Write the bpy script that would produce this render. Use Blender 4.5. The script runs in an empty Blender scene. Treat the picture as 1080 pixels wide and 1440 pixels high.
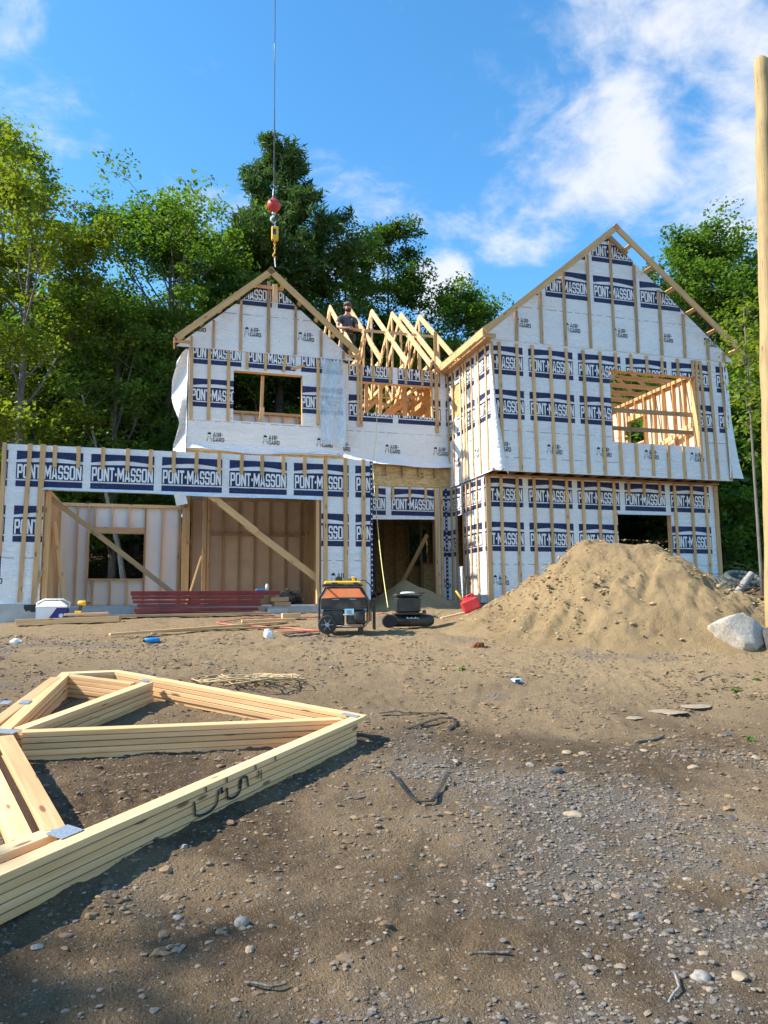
import bpy, math, random
import numpy as np
from mathutils import Vector, Matrix
R = math.radians
rnd = random.Random(7)
scene = bpy.context.scene
COL = scene.collection

# ------------------------------------------------------------------ camera
YAW, PITCH, ROLL = R(-16.3775), R(7.2081), R(-0.5428)
CAM = Vector((2.46335, -14.35873, 0.0))
_f = Vector((-math.sin(YAW)*math.cos(PITCH), math.cos(YAW)*math.cos(PITCH), math.sin(PITCH)))
_r = Vector((math.cos(YAW), math.sin(YAW), 0)); _u = _r.cross(_f)
_rr = math.cos(ROLL)*_r + math.sin(ROLL)*_u; _uu = -math.sin(ROLL)*_r + math.cos(ROLL)*_u
cd = bpy.data.cameras.new('camera'); cam = bpy.data.objects.new('camera', cd); COL.objects.link(cam)
cam.matrix_world = Matrix(((_rr.x, _uu.x, -_f.x, CAM.x), (_rr.y, _uu.y, -_f.y, CAM.y), (_rr.z, _uu.z, -_f.z, CAM.z), (0, 0, 0, 1)))
cd.sensor_fit = 'VERTICAL'; cd.sensor_height = 36; cd.lens = 1070.75/1440*36
cd.clip_start = 0.05; cd.clip_end = 2000
scene.camera = cam

# ------------------------------------------------------------------ sun and sky
SUN_EL = 43.0
SUN_AZ = Vector((-0.99, 0.135, 0)).normalized()        # towards the sun, on the ground plan
sv = Vector((SUN_AZ.x*math.cos(R(SUN_EL)), SUN_AZ.y*math.cos(R(SUN_EL)), math.sin(R(SUN_EL))))
ld = bpy.data.lights.new('sun', 'SUN'); ld.energy = 4.5; ld.angle = R(0.53); ld.color = (1.0, 0.92, 0.80)
sun = bpy.data.objects.new('sun', ld); COL.objects.link(sun); sun.location = (-30, 10, 40)
sun.rotation_euler = (-sv).to_track_quat('-Z', 'Y').to_euler()
world = bpy.data.worlds.new('World'); scene.world = world; world.use_nodes = True
wt = world.node_tree; wt.nodes.clear()
def WN(t, **k):
    n = wt.nodes.new(t)
    for a, b in k.items():
        if a.startswith('i_'):
            n.inputs[int(a[2:]) if a[2:].isdigit() else a[2:].replace('_', ' ')].default_value = b
        else: setattr(n, a, b)
    return n
WL = lambda a, b: wt.links.new(a, b)
sky = WN('ShaderNodeTexSky', sky_type='NISHITA', sun_disc=False)
sky.sun_elevation = R(SUN_EL); sky.sun_rotation = math.atan2(sv.x, sv.y)
sky.air_density = 1.0; sky.dust_density = 0.25; sky.ozone_density = 2.2; sky.altitude = 200
hsv = WN('ShaderNodeHueSaturation'); hsv.inputs['Hue'].default_value = 0.493; hsv.inputs['Saturation'].default_value = 1.27; hsv.inputs['Value'].default_value = 1.0
WL(sky.outputs[0], hsv.inputs['Color'])
bg = WN('ShaderNodeBackground'); bg.inputs[1].default_value = 0.15; WL(hsv.outputs[0], bg.inputs[0])
cl = WN('ShaderNodeBackground'); cl.inputs[0].default_value = (1.0, 1.0, 1.03, 1); cl.inputs[1].default_value = 0.50
tc = WN('ShaderNodeTexCoord')
nz = WN('ShaderNodeVectorMath', operation='NORMALIZE'); WL(tc.outputs['Generated'], nz.inputs[0])
sp = WN('ShaderNodeSeparateXYZ'); WL(nz.outputs[0], sp.inputs[0])
den = WN('ShaderNodeMath', operation='MAXIMUM'); WL(sp.outputs[2], den.inputs[0]); den.inputs[1].default_value = 0.0
den2 = WN('ShaderNodeMath', operation='ADD'); WL(den.outputs[0], den2.inputs[0]); den2.inputs[1].default_value = 0.22
inv = WN('ShaderNodeMath', operation='DIVIDE'); inv.inputs[0].default_value = 1.0; WL(den2.outputs[0], inv.inputs[1])
pv = WN('ShaderNodeVectorMath', operation='SCALE'); WL(nz.outputs[0], pv.inputs[0]); WL(inv.outputs[0], pv.inputs['Scale'])
n1 = WN('ShaderNodeTexNoise'); n1.inputs['Scale'].default_value = 3.4; n1.inputs['Detail'].default_value = 12; n1.inputs['Roughness'].default_value = 0.62; n1.inputs['Distortion'].default_value = 0.5
WL(pv.outputs[0], n1.inputs['Vector'])
n2w = WN('ShaderNodeTexNoise'); n2w.inputs['Scale'].default_value = 13; n2w.inputs['Detail'].default_value = 8; n2w.inputs['Roughness'].default_value = .65; n2w.inputs['Distortion'].default_value = .8; WL(pv.outputs[0], n2w.inputs['Vector'])
fm = WN('ShaderNodeMapRange'); WL(n2w.outputs[0], fm.inputs[0]); fm.inputs[1].default_value = .25; fm.inputs[2].default_value = .75; fm.inputs[3].default_value = -.075; fm.inputs[4].default_value = .075
fa = WN('ShaderNodeMath', operation='ADD'); WL(n1.outputs[0], fa.inputs[0]); WL(fm.outputs[0], fa.inputs[1])
acc = fa.outputs[0]
def lobe(d, tight, gain):
    global acc
    d = Vector(d).normalized()
    dt = WN('ShaderNodeVectorMath', operation='DOT_PRODUCT'); WL(nz.outputs[0], dt.inputs[0]); dt.inputs[1].default_value = d
    mr = WN('ShaderNodeMapRange', interpolation_type='SMOOTHERSTEP'); WL(dt.outputs['Value'], mr.inputs[0])
    mr.inputs[1].default_value = math.cos(R(tight)); mr.inputs[2].default_value = 1.0; mr.inputs[3].default_value = 0; mr.inputs[4].default_value = gain
    ad = WN('ShaderNodeMath', operation='ADD'); WL(acc, ad.inputs[0]); WL(mr.outputs[0], ad.inputs[1]); acc = ad.outputs[0]
def sdir(px, py):
    v = _rr*((px-540)/1070.75) + _uu*((720-py)/1070.75) + _f
    return v
# banks of cloud standing in this part of the sky (directions from the site)
for px, py, t, g in [(900, 110, 12, .10), (1010, 190, 10, .11), (1010, 50, 11, .09), (850, 225, 5, .10), (780, 60, 9, .06), (730, 290, 5.5, .17), (670, 340, 4, .10),
                     (620, 400, 3.2, .34), (10, 20, 3, .14), (30, 205, 4, .12), (110, 175, 3, .05), (500, 385, 4, .16), (1060, 275, 6, .16), (860, 225, 6, .13), (500, 210, 5, .04)]:
    lobe(sdir(px, py), t, g)
cm = WN('ShaderNodeMapRange', interpolation_type='SMOOTHSTEP'); WL(acc, cm.inputs[0]); cm.inputs[1].default_value = 0.57; cm.inputs[2].default_value = 0.93
cm.inputs[3].default_value = 0; cm.inputs[4].default_value = 0.84
mx = WN('ShaderNodeMixShader'); WL(cm.outputs[0], mx.inputs[0]); WL(bg.outputs[0], mx.inputs[1]); WL(cl.outputs[0], mx.inputs[2])
wo = WN('ShaderNodeOutputWorld'); WL(mx.outputs[0], wo.inputs[0])
vs = scene.view_settings; vs.view_transform = 'Standard'; vs.look = 'None'; vs.gamma = 1; vs.exposure = 1.08; vs.use_curve_mapping = False
scene.cycles.max_bounces = 7; scene.cycles.transparent_max_bounces = 8

# ------------------------------------------------------------------ helpers
def DL(x, y):                      # distance and sideways offset along the drive
    dx, dy = x-CAM.x, y-CAM.y
    return dx*0.28194 + dy*0.95943, dx*0.95943 - dy*0.28194
def site(lat, dep):
    return CAM.x + lat*0.95943 + dep*0.28194, CAM.y - lat*0.28194 + dep*0.95943
def ss(a, b, x): t = np.clip((np.asarray(x, float)-a)/(b-a), 0, 1); return t*t*(3-2*t)
_h = np.random.RandomState(3).rand(256, 256).astype(np.float32)
def vnoise(x, y):
    x = np.asarray(x, float); y = np.asarray(y, float)
    xi = np.floor(x).astype(int); yi = np.floor(y).astype(int); fx = x-xi; fy = y-yi
    fx = fx*fx*(3-2*fx); fy = fy*fy*(3-2*fy)
    g = lambda i, j: _h[(i*73+j*19+(j*j) % 7) % 256, (j*57+i*11) % 256]
    return (g(xi, yi)*(1-fx)+g(xi+1, yi)*fx)*(1-fy)+(g(xi, yi+1)*(1-fx)+g(xi+1, yi+1)*fx)*fy
def fbm(x, y, o=4):
    s = 0; a = 0.5; t = 0
    for k in range(o):
        s = s + a*vnoise(x*2**k+17.3*k, y*2**k+5.1*k); t += a; a *= .5
    return s/t
_pd = np.array([-400, -20, 0, 3, 7.5, 9, 11, 13, 16, 20, 22.5, 26, 32, 45, 80, 400.])
_pz = np.array([-2.2, -2.0, -1.68, -1.377, -.923, -.69, -.40, -.22, -.12, -.05, .25, 1.3, 2.9, 5.5, 9, 14.])
_dd = np.arange(-30, 90, .1); _zz = np.convolve(np.pad(np.interp(_dd, _pd, _pz), 6, 'edge'), np.ones(13)/13, 'valid')
def G(x, y):                       # level of the ground
    dep, lat = DL(np.asarray(x, float), np.asarray(y, float))
    z = np.where((dep > -29) & (dep < 89), np.interp(dep, _dd, _zz), np.interp(dep, _pd, _pz))
    z = z - .065*np.clip(lat, -6, 3.2)*(1-ss(7.5, 12, dep))
    z = z + .62*ss(5.2, 8.5, lat)*ss(9, 15, dep)
    z = z + .13*np.exp(-(((x-3.3)/3.2)**2+((y+.2)/1.1)**2))
    z = z + .32*np.exp(-(((x-7.9)/1.7)**2+((y-1.6)/2.0)**2))
    return z
def Gf(x, y): return float(G(x, y))

class MB:
    def __init__(s): s.v = []; s.f = []; s.m = []
    def poly(s, pts, m=0):
        b = len(s.v); s.v += [tuple(p) for p in pts]; s.f.append(tuple(range(b, b+len(pts)))); s.m.append(m)
    def box(s, lo, hi, m=0):
        x0, y0, z0 = lo; x1, y1, z1 = hi
        s.hexa([(x0, y0, z0), (x1, y0, z0), (x1, y1, z0), (x0, y1, z0), (x0, y0, z1), (x1, y0, z1), (x1, y1, z1), (x0, y1, z1)], m)
    def hexa(s, p, m=0):
        b = len(s.v); s.v += [tuple(q) for q in p]
        for f in ((0, 3, 2, 1), (4, 5, 6, 7), (0, 1, 5, 4), (1, 2, 6, 5), (2, 3, 7, 6), (3, 0, 4, 7)):
            s.f.append(tuple(b+i for i in f)); s.m.append(m)
    def cbox(s, lo, hi, c, m=0):   # box with all edges chamfered
        lo = np.array(lo, float); hi = np.array(hi, float); b = len(s.v); idx = {}
        for sx in (0, 1):
            for sy in (0, 1):
                for sz in (0, 1):
                    for ax in range(3):
                        p = [(hi if q else lo)[i] for i, q in enumerate((sx, sy, sz))]
                        for i, q in enumerate((sx, sy, sz)):
                            if i != ax: p[i] += -c if q else c
                        # vertex lies on the face of axis ax
                        idx[(sx, sy, sz, ax)] = len(s.v); s.v.append(tuple(p))
        def F(k): s.f.append(tuple(k)); s.m.append(m)
        for ax in range(3):
            o = [i for i in range(3) if i != ax]
            for q in (0, 1):
                ring = []
                for a, e in ((0, 0), (1, 0), (1, 1), (0, 1)):
                    k = [0, 0, 0]; k[ax] = q; k[o[0]] = a; k[o[1]] = e; ring.append(idx[(*k, ax)])
                if (q == 0) ^ (ax == 1): ring.reverse()
                F(ring)
        for ax in range(3):        # chamfers along axis ax
            o = [i for i in range(3) if i != ax]
            for a in (0, 1):
                for e in (0, 1):
                    k0 = [0, 0, 0]; k0[o[0]] = a; k0[o[1]] = e; k1 = list(k0); k1[ax] = 1
                    r = [idx[(*k0, o[0])], idx[(*k1, o[0])], idx[(*k1, o[1])], idx[(*k0, o[1])]]
                    F(r)
        for sx in (0, 1):
            for sy in (0, 1):
                for sz in (0, 1): F([idx[(sx, sy, sz, a)] for a in range(3)])
    def beam(s, p0, p1, w, h, up=(0, 0, 1), m=0):
        p0 = Vector(p0); p1 = Vector(p1); d = (p1-p0).normalized(); up = Vector(up)
        sd = d.cross(up).normalized(); up = sd.cross(d)
        a = sd*(w/2); b = up*(h/2)
        s.hexa([p0-a-b, p1-a-b, p1+a-b, p0+a-b, p0-a+b, p1-a+b, p1+a+b, p0+a+b], m)
    def tube(s, pts, rad, n=8, m=0, cap=True):
        pts = [Vector(p) for p in pts]
        if not hasattr(rad, '__len__'): rad = [rad]*len(pts)
        b = len(s.v); ref = None
        for i, p in enumerate(pts):
            d = (pts[min(i+1, len(pts)-1)]-pts[max(i-1, 0)]).normalized()
            if ref is None: ref = Vector((0, 0, 1)) if abs(d.z) < .9 else Vector((1, 0, 0))
            x = d.cross(ref)
            if x.length < 1e-5: x = d.cross(Vector((0, 1, .3)))
            x.normalize(); y = x.cross(d); ref = y
            for k in range(n):
                a = 2*math.pi*k/n; s.v.append(tuple(p+(x*math.cos(a)+y*math.sin(a))*rad[i]))
        for i in range(len(pts)-1):
            for k in range(n):
                s.f.append((b+i*n+k, b+i*n+(k+1) % n, b+(i+1)*n+(k+1) % n, b+(i+1)*n+k)); s.m.append(m)
        if cap:
            s.f.append(tuple(b+k for k in range(n))[::-1]); s.m.append(m)
            s.f.append(tuple(b+(len(pts)-1)*n+k for k in range(n))); s.m.append(m)
    def lathe(s, o, ax, prof, n=16, m=0):   # prof: (distance along ax, radius)
        o = Vector(o); ax = Vector(ax).normalized()
        s.tube([o+ax*p for p, r in prof], [max(r, 1e-4) for p, r in prof], n, m)
    def build(s, name, mats, parent=None, smooth=False, loc=None, angle=None):
        me = bpy.data.meshes.new(name)
        me.from_pydata(s.v, [], s.f)
        mats = mats if isinstance(mats, (list, tuple)) else [mats]
        for q in mats: me.materials.append(q)
        if len(mats) > 1: me.polygons.foreach_set('material_index', s.m)
        if smooth: me.polygons.foreach_set('use_smooth', [True]*len(s.f))
        if angle: me.set_sharp_from_angle(angle=R(angle))
        return link(name, me, parent, loc)
def link(name, me, parent=None, loc=None):
    o = bpy.data.objects.new(name, me); COL.objects.link(o)
    if parent: o.parent = parent
    if loc is not None: o.location = loc
    return o
def tag(o, label=None, cat=None, group=None, kind=None):
    for k, q in (('label', label), ('category', cat), ('group', group), ('kind', kind)):
        if q: o[k] = q
    return o
def thing(name, label, cat, loc=(0, 0, 0), rz=0, group=None):
    o = bpy.data.objects.new(name, None); COL.objects.link(o); o.location = loc; o.rotation_euler = (0, 0, rz); o.empty_display_size = .2
    return tag(o, label, cat, group)
def dup(o, parent=None):
    c = o.copy(); COL.objects.link(c)
    if parent: c.parent = parent
    for ch in o.children: dup(ch, c)
    return c
_bc = {}
def beam(name, p0, p1, w, h, mat, parent, up=(0, 0, 1), ch=0.0, roll=0):
    """a piece of lumber: its own object, length along local X; w across, h along up"""
    p0 = Vector(p0); p1 = Vector(p1); L = (p1-p0).length; d = (p1-p0)/L; up = Vector(up)
    if abs(d.dot(up)) > .98*up.length: up = Vector((0, -1, 0))
    sd = up.cross(d).normalized(); up = d.cross(sd)
    key = (round(L, 3), round(w, 4), round(h, 4), mat.name, ch)
    me = _bc.get(key)
    if me is None:
        b = MB()
        if ch: b.cbox((0, -w/2, -h/2), (L, w/2, h/2), ch)
        else: b.box((0, -w/2, -h/2), (L, w/2, h/2))
        me = bpy.data.meshes.new(name); me.from_pydata(b.v, [], b.f); me.materials.append(mat); _bc[key] = me
    o = link(name, me, parent)
    o.matrix_local = Matrix(((d.x, sd.x, up.x, p0.x), (d.y, sd.y, up.y, p0.y), (d.z, sd.z, up.z, p0.z), (0, 0, 0, 1)))
    return o
def npmesh(name, V, F, mat, parent=None, attrs=None, smooth=False, sharp=True):
    """fast mesh from arrays: V (n,3), F (m,k) all of one size"""
    me = bpy.data.meshes.new(name); V = np.ascontiguousarray(V, np.float32); F = np.ascontiguousarray(F, np.int32)
    m, k = F.shape
    me.vertices.add(len(V)); me.vertices.foreach_set('co', V.ravel())
    me.loops.add(m*k); me.loops.foreach_set('vertex_index', F.ravel())
    me.polygons.add(m); me.polygons.foreach_set('loop_start', np.arange(0, m*k, k, dtype=np.int32))
    me.polygons.foreach_set('use_smooth', np.full(m, smooth))
    me.update(calc_edges=True)
    for an, (dom, arr) in (attrs or {}).items():
        at = me.attributes.new(an, 'FLOAT', dom); at.data.foreach_set('value', np.ascontiguousarray(arr, np.float32))
    me.materials.append(mat)
    return link(name, me, parent)

# ------------------------------------------------------------------ materials
class NT:
    def __init__(s, name):
        s.mat = bpy.data.materials.new(name); s.mat.use_nodes = True; s.t = s.mat.node_tree; s.t.nodes.clear()
        s.out = s.t.nodes.new('ShaderNodeOutputMaterial'); s.b = s.t.nodes.new('ShaderNodeBsdfPrincipled'); s.L(s.b.outputs[0], s.out.inputs[0])
        s.tc = None
    def L(s, a, b): s.t.links.new(a, b)
    def N(s, t, **k):
        n = s.t.nodes.new(t)
        for a, b in k.items(): setattr(n, a, b)
        return n
    def co(s, which='Object', scale=(1, 1, 1), rot=(0, 0, 0)):
        if s.tc is None: s.tc = s.N('ShaderNodeTexCoord')
        m = s.N('ShaderNodeMapping'); m.inputs['Scale'].default_value = scale; m.inputs['Rotation'].default_value = rot
        s.L(s.tc.outputs[which], m.inputs[0]); return m.outputs[0]
    def noise(s, vec, scale, detail=4, rough=.55, dist=0):
        n = s.N('ShaderNodeTexNoise'); n.inputs['Scale'].default_value = scale; n.inputs['Detail'].default_value = detail; n.inputs['Roughness'].default_value = rough; n.inputs['Distortion'].default_value = dist
        s.L(vec, n.inputs['Vector']); return n.outputs[0]
    def vor(s, vec, scale, feat='F1', out='Distance'):
        n = s.N('ShaderNodeTexVoronoi', feature=feat); n.inputs['Scale'].default_value = scale; s.L(vec, n.inputs['Vector']); return n.outputs[out]
    def rng(s, val, a, b, c=0, d=1):
        n = s.N('ShaderNodeMapRange'); s.L(val, n.inputs[0])
        for i, q in enumerate((a, b, c, d)): n.inputs[i+1].default_value = q
        return n.outputs[0]
    def mix(s, fac, a, b, blend='MIX'):
        n = s.N('ShaderNodeMix', data_type='RGBA', blend_type=blend)
        for sock, q in ((n.inputs[0], fac), (n.inputs[6], a), (n.inputs[7], b)):
            if isinstance(q, (int, float)): sock.default_value = q
            elif isinstance(q, tuple): sock.default_value = (*q, 1)
            else: s.L(q, sock)
        return n.outputs[2]
    def math(s, op, a, b=0):
        n = s.N('ShaderNodeMath', operation=op)
        for i, q in enumerate((a, b)):
            if isinstance(q, (int, float)): n.inputs[i].default_value = q
            else: s.L(q, n.inputs[i])
        return n.outputs[0]
    def ramp(s, fac, stops):
        n = s.N('ShaderNodeValToRGB'); s.L(fac, n.inputs[0]); e = n.color_ramp.elements
        while len(e) < len(stops): e.new(.5)
        for q, (p, c) in zip(e, stops): q.position = p; q.color = (*c, 1)
        return n.outputs[0]
    def attr(s, name): n = s.N('ShaderNodeAttribute', attribute_name=name); return n.outputs['Fac']
    def objrand(s): return s.N('ShaderNodeObjectInfo').outputs['Random']
    def col(s, c):
        if isinstance(c, tuple): s.b.inputs['Base Color'].default_value = (*c, 1)
        else: s.L(c, s.b.inputs['Base Color'])
    def rough(s, r):
        if isinstance(r, (int, float)): s.b.inputs['Roughness'].default_value = r
        else: s.L(r, s.b.inputs['Roughness'])
    def bump(s, h, strength=.4, dist=.01):
        n = s.N('ShaderNodeBump'); n.inputs['Strength'].default_value = strength; n.inputs['Distance'].default_value = dist
        s.L(h, n.inputs['Height']); s.L(n.outputs[0], s.b.inputs['Normal'])
def simple(name, c, rough=.5, metal=0, var=.12, scale=9, bump=0, spec=None, dust=0):
    m = NT(name); v = m.noise(m.co(), scale, 5, .6)
    d = tuple(q*(1-var) for q in c); u = tuple(min(1, q*(1+var)) for q in c)
    cc = m.mix(m.rng(v, .3, .7), d, u)
    if dust: cc = m.mix(m.rng(m.noise(m.co(), 5.5, 6, .7), .42, .72, 0, dust), cc, (.26, .20, .13))
    m.col(cc); m.rough(m.rng(m.noise(m.co(), scale*2.3), .3, .7, max(0, rough-.08), min(1, rough+.08)))
    m.b.inputs['Metallic'].default_value = metal
    if spec is not None: m.b.inputs['Specular IOR Level'].default_value = spec
    if bump: m.bump(m.noise(m.co(), scale*4, 4), bump, .01)
    return m.mat
def wood(name, dark, light, knots=True, grain=1.0, weather=0.0):
    m = NT(name); r = m.objrand()
    off = m.N('ShaderNodeCombineXYZ'); m.L(m.math('MULTIPLY', r, 37.0), off.inputs[0]); m.L(m.math('MULTIPLY', r, 91.0), off.inputs[1])
    ad = m.N('ShaderNodeVectorMath', operation='ADD'); m.L(m.co(), ad.inputs[0]); m.L(off.outputs[0], ad.inputs[1])
    def mp(sc):
        q = m.N('ShaderNodeMapping'); q.inputs['Scale'].default_value = sc; m.L(ad.outputs[0], q.inputs[0]); return q.outputs[0]
    g = m.noise(mp((1.1, 26, 26)), 1.6, 6, .62, .4)
    g2 = m.noise(mp((.5, 5, 5)), 1.3, 3)
    c = m.mix(m.rng(g, .3, .72), dark, light)
    c = m.mix(m.rng(g2, .35, .75, 0, .45), c, tuple(q*.78 for q in dark))
    tone = m.mix(r, (.80, .78, .76), (1.08, 1.06, 1.02)); c = m.mix(1.0, c, tone, 'MULTIPLY')
    if knots:
        k = m.vor(mp((2.6, 10, 10)), 1.0); c = m.mix(m.rng(k, .10, .17, .85, 0), c, (.16, .075, .032))
    if weather:
        w = m.noise(mp((1.5, 9, 9)), 1.7, 5); c = m.mix(m.rng(w, .45, .68, 0, weather), c, (.20, .17, .14))
    m.col(c); m.rough(.72); m.b.inputs['Specular IOR Level'].default_value = .25; m.bump(g, .22*grain, .004)
    return m.mat
W_NEW = wood('spruce lumber', (.62, .365, .165), (.85, .56, .295))
W_PALE = wood('fresh pale lumber', (.70, .435, .21), (.90, .635, .365))
W_BAT = wood('spruce strapping', (.60, .35, .15), (.80, .52, .255), weather=.25)
W_OLD = wood('weathered strapping', (.44, .27, .135), (.60, .405, .22), weather=.55)
W_DARK = wood('dry brown lumber', (.33, .20, .095), (.50, .325, .165), weather=.2)
M = {}
def mk_wrap(name, base, fold):
    m = NT(name); c = m.co('Object')
    n1 = m.noise(m.co('Object', (.9, .9, 3.2)), 2.2, 5, .55, 1.2)
    n2 = m.noise(m.co('Object', (3.2, 3.2, 9)), 3.0, 4, .55, 1.5)
    n3 = m.noise(m.co('Object', (7, 7, 1.4)), 1.4, 3, .5, .6)
    h = m.math('ADD', m.math('MULTIPLY', n1, 1.0), m.math('ADD', m.math('MULTIPLY', n2, .45), m.math('MULTIPLY', n3, .35)))
    dirt = m.noise(c, 1.1, 5, .6)
    col = m.mix(m.rng(dirt, .38, .75, 0, .28), base, tuple(q*.82 for q in base))
    if base[0] < .1: col = m.mix(m.rng(m.noise(c, 26, 5, .7), .56, .74, 0, .40), col, (.30, .31, .36))
    else: col = m.mix(m.rng(m.noise(c, 2.3, 6, .7), .58, .78, 0, .35), col, (.50, .44, .36))
    m.col(col); m.rough(.42)
    m.b.inputs['Specular IOR Level'].default_value = .35
    m.bump(h, fold, .13); return m.mat
M['wrap'] = mk_wrap('white house wrap', (.86, .86, .855), .65)
M['navy'] = mk_wrap('navy ink on wrap', (.020, .034, .115), .8)
M['ink'] = mk_wrap('black ink on wrap', (.012, .013, .022), .3)
M['inkw'] = mk_wrap('unprinted wrap letters', (.80, .80, .805), .3)
M['greyink'] = simple('grey ink', (.33, .34, .37), .5)
m = NT('oriented strand board'); v = m.vor(m.co('Object', (9, 9, 26)), 1.5, out='Color'); v2 = m.noise(m.co(), 3, 4)
sepc = m.N('ShaderNodeSeparateColor'); m.L(v, sepc.inputs[0])
m.col(m.mix(m.rng(v2, .3, .7, 0, .3), m.ramp(sepc.outputs[0], [(0, (.40, .25, .09)), (.5, (.58, .39, .16)), (1, (.70, .50, .26))]), (.38, .22, .09))); m.rough(.7); m.bump(sepc.outputs[1], .2, .004); M['osb'] = m.mat
M['foam_shade'] = simple('insulation board browned for shade', (.50, .365, .26), .75, var=.12, scale=2)  # foam board with the shade under the upper floor put into its colour
M['warmboard'] = simple('warm pale inner sheathing', (.70, .57, .43), .75, var=.12, scale=2)
M['foam'] = simple('pinkish white insulation board', (.83, .765, .69), .7, var=.06, scale=1.2)
M['conc'] = simple('pale concrete', (.42, .41, .39), .85, var=.25, scale=3, bump=.3)
M['tar'] = simple('black damp proofing', (.02, .02, .02), .6)
M['black'] = simple('black plastic', (.012, .012, .013), .42, var=.3, dust=.35)
M['blackmetal'] = simple('black painted steel', (.014, .014, .016), .35, var=.3, dust=.3)
M['rubber'] = simple('dusty rubber', (.03, .028, .025), .85, var=.35, scale=14)
M['orange'] = simple('orange painted steel', (.66, .17, .045), .45, var=.2, scale=5, dust=.45)
M['yellow'] = simple('yellow plastic', (.75, .42, .02), .4, var=.12)
M['red'] = simple('red plastic', (.58, .016, .02), .42, var=.15, dust=.2)
M['redpaint'] = simple('dark red painted board', (.17, .014, .012), .55, var=.3, scale=4)
M['ballred'] = simple('faded red paint', (.45, .035, .03), .45, var=.25, scale=6)
M['steel'] = simple('galvanised steel', (.52, .54, .56), .38, metal=.9, var=.2, scale=30)
M['darksteel'] = simple('dark steel', (.10, .095, .09), .45, metal=.8, var=.3)
M['silver'] = simple('silver plastic', (.62, .62, .60), .35, var=.1)
M['white'] = simple('white plastic', (.78, .78, .77), .45, var=.06)
M['blueplastic'] = simple('royal blue plastic', (.012, .03, .22), .4, var=.15)
M['skyblue'] = simple('bright blue plastic', (.01, .20, .55), .35, var=.15)
M['paleblue'] = simple('pale blue label', (.45, .70, .80), .5, var=.08)
M['rope'] = simple('dirty hemp rope', (.42, .31, .16), .9, var=.3, scale=20, bump=.4)
M['cordred'] = simple('salmon cord', (.62, .16, .10), .6)
M['paper'] = simple('white paper', (.76, .76, .74), .8, var=.1)
m = NT('clear poly sheeting'); n = m.noise(m.co('Object', (5, 5, 2)), 3, 5, .55, 1.5)
m.col((.62, .72, .80)); m.rough(.22); m.bump(n, .6, .04)
tr = m.N('ShaderNodeBsdfTransparent'); tr.inputs[0].default_value = (.93, .96, 1, 1); mxs = m.N('ShaderNodeMixShader'); m.L(m.rng(n, .3, .7, .45, .8), mxs.inputs[0]); m.L(tr.outputs[0], mxs.inputs[1]); m.L(m.b.outputs[0], mxs.inputs[2]); m.L(mxs.outputs[0], m.out.inputs[0]); M['film'] = m.mat
# nail plate: punched galvanised steel
m = NT('punched nail plate'); v = m.vor(m.co('Object', (1, 1, 1)), 85); m.col(m.mix(m.rng(v, .12, .35), (.10, .11, .13), (.46, .52, .58))); m.rough(.4); m.b.inputs['Metallic'].default_value = .55; m.bump(v, .5, .002); M['plate'] = m.mat
# ------------------------------------------------------------------ ground
def spaced(a, b, s): return list(np.arange(a, b, s))
dl = spaced(-250, -30, 25)+spaced(-30, -4, 2)+spaced(-4, .9, .25)+spaced(.9, 6.2, .021)+spaced(6.2, 13.2, .045)+spaced(13.2, 24, .25)+spaced(24, 60, 1.2)+spaced(60, 140, 10)+spaced(140, 501, 45)
ll = spaced(-400, -60, 40)+spaced(-60, -14, 3)+spaced(-14, -6, .2)+spaced(-6, -3.1, .05)+spaced(-3.1, 3.1, .021)+spaced(3.1, 8, .05)+spaced(8, 16, .2)+spaced(16, 60, 3)+spaced(60, 401, 40)
dl = np.array(dl); ll = np.array(ll)
LA, DE = np.meshgrid(ll, dl)
GX = CAM.x + LA*0.95943 + DE*0.28194; GY = CAM.y - LA*0.28194 + DE*0.95943
def gravelmap(lat, dep):
    """where crushed stone lies: a loose band from mid-right down to the lower middle"""
    c1 = np.exp(-((lat-(1.15-.10*(dep-3.5)+.35*np.sin(dep*1.7)))/.75)**2)*ss(1.2, 2.2, dep)*(1-ss(5.2, 6.6, dep))
    c2 = np.exp(-((lat-2.2)/.6)**2-((dep-3.7)/1.0)**2)
    n = fbm(lat*1.5+3, dep*1.5, 4)
    return np.clip((c1+.8*c2)*1.25*ss(.30, .62, n)+.55*ss(.60, .75, fbm(lat*1.1+31, dep*1.1+9, 3)), 0, 1)
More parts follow.
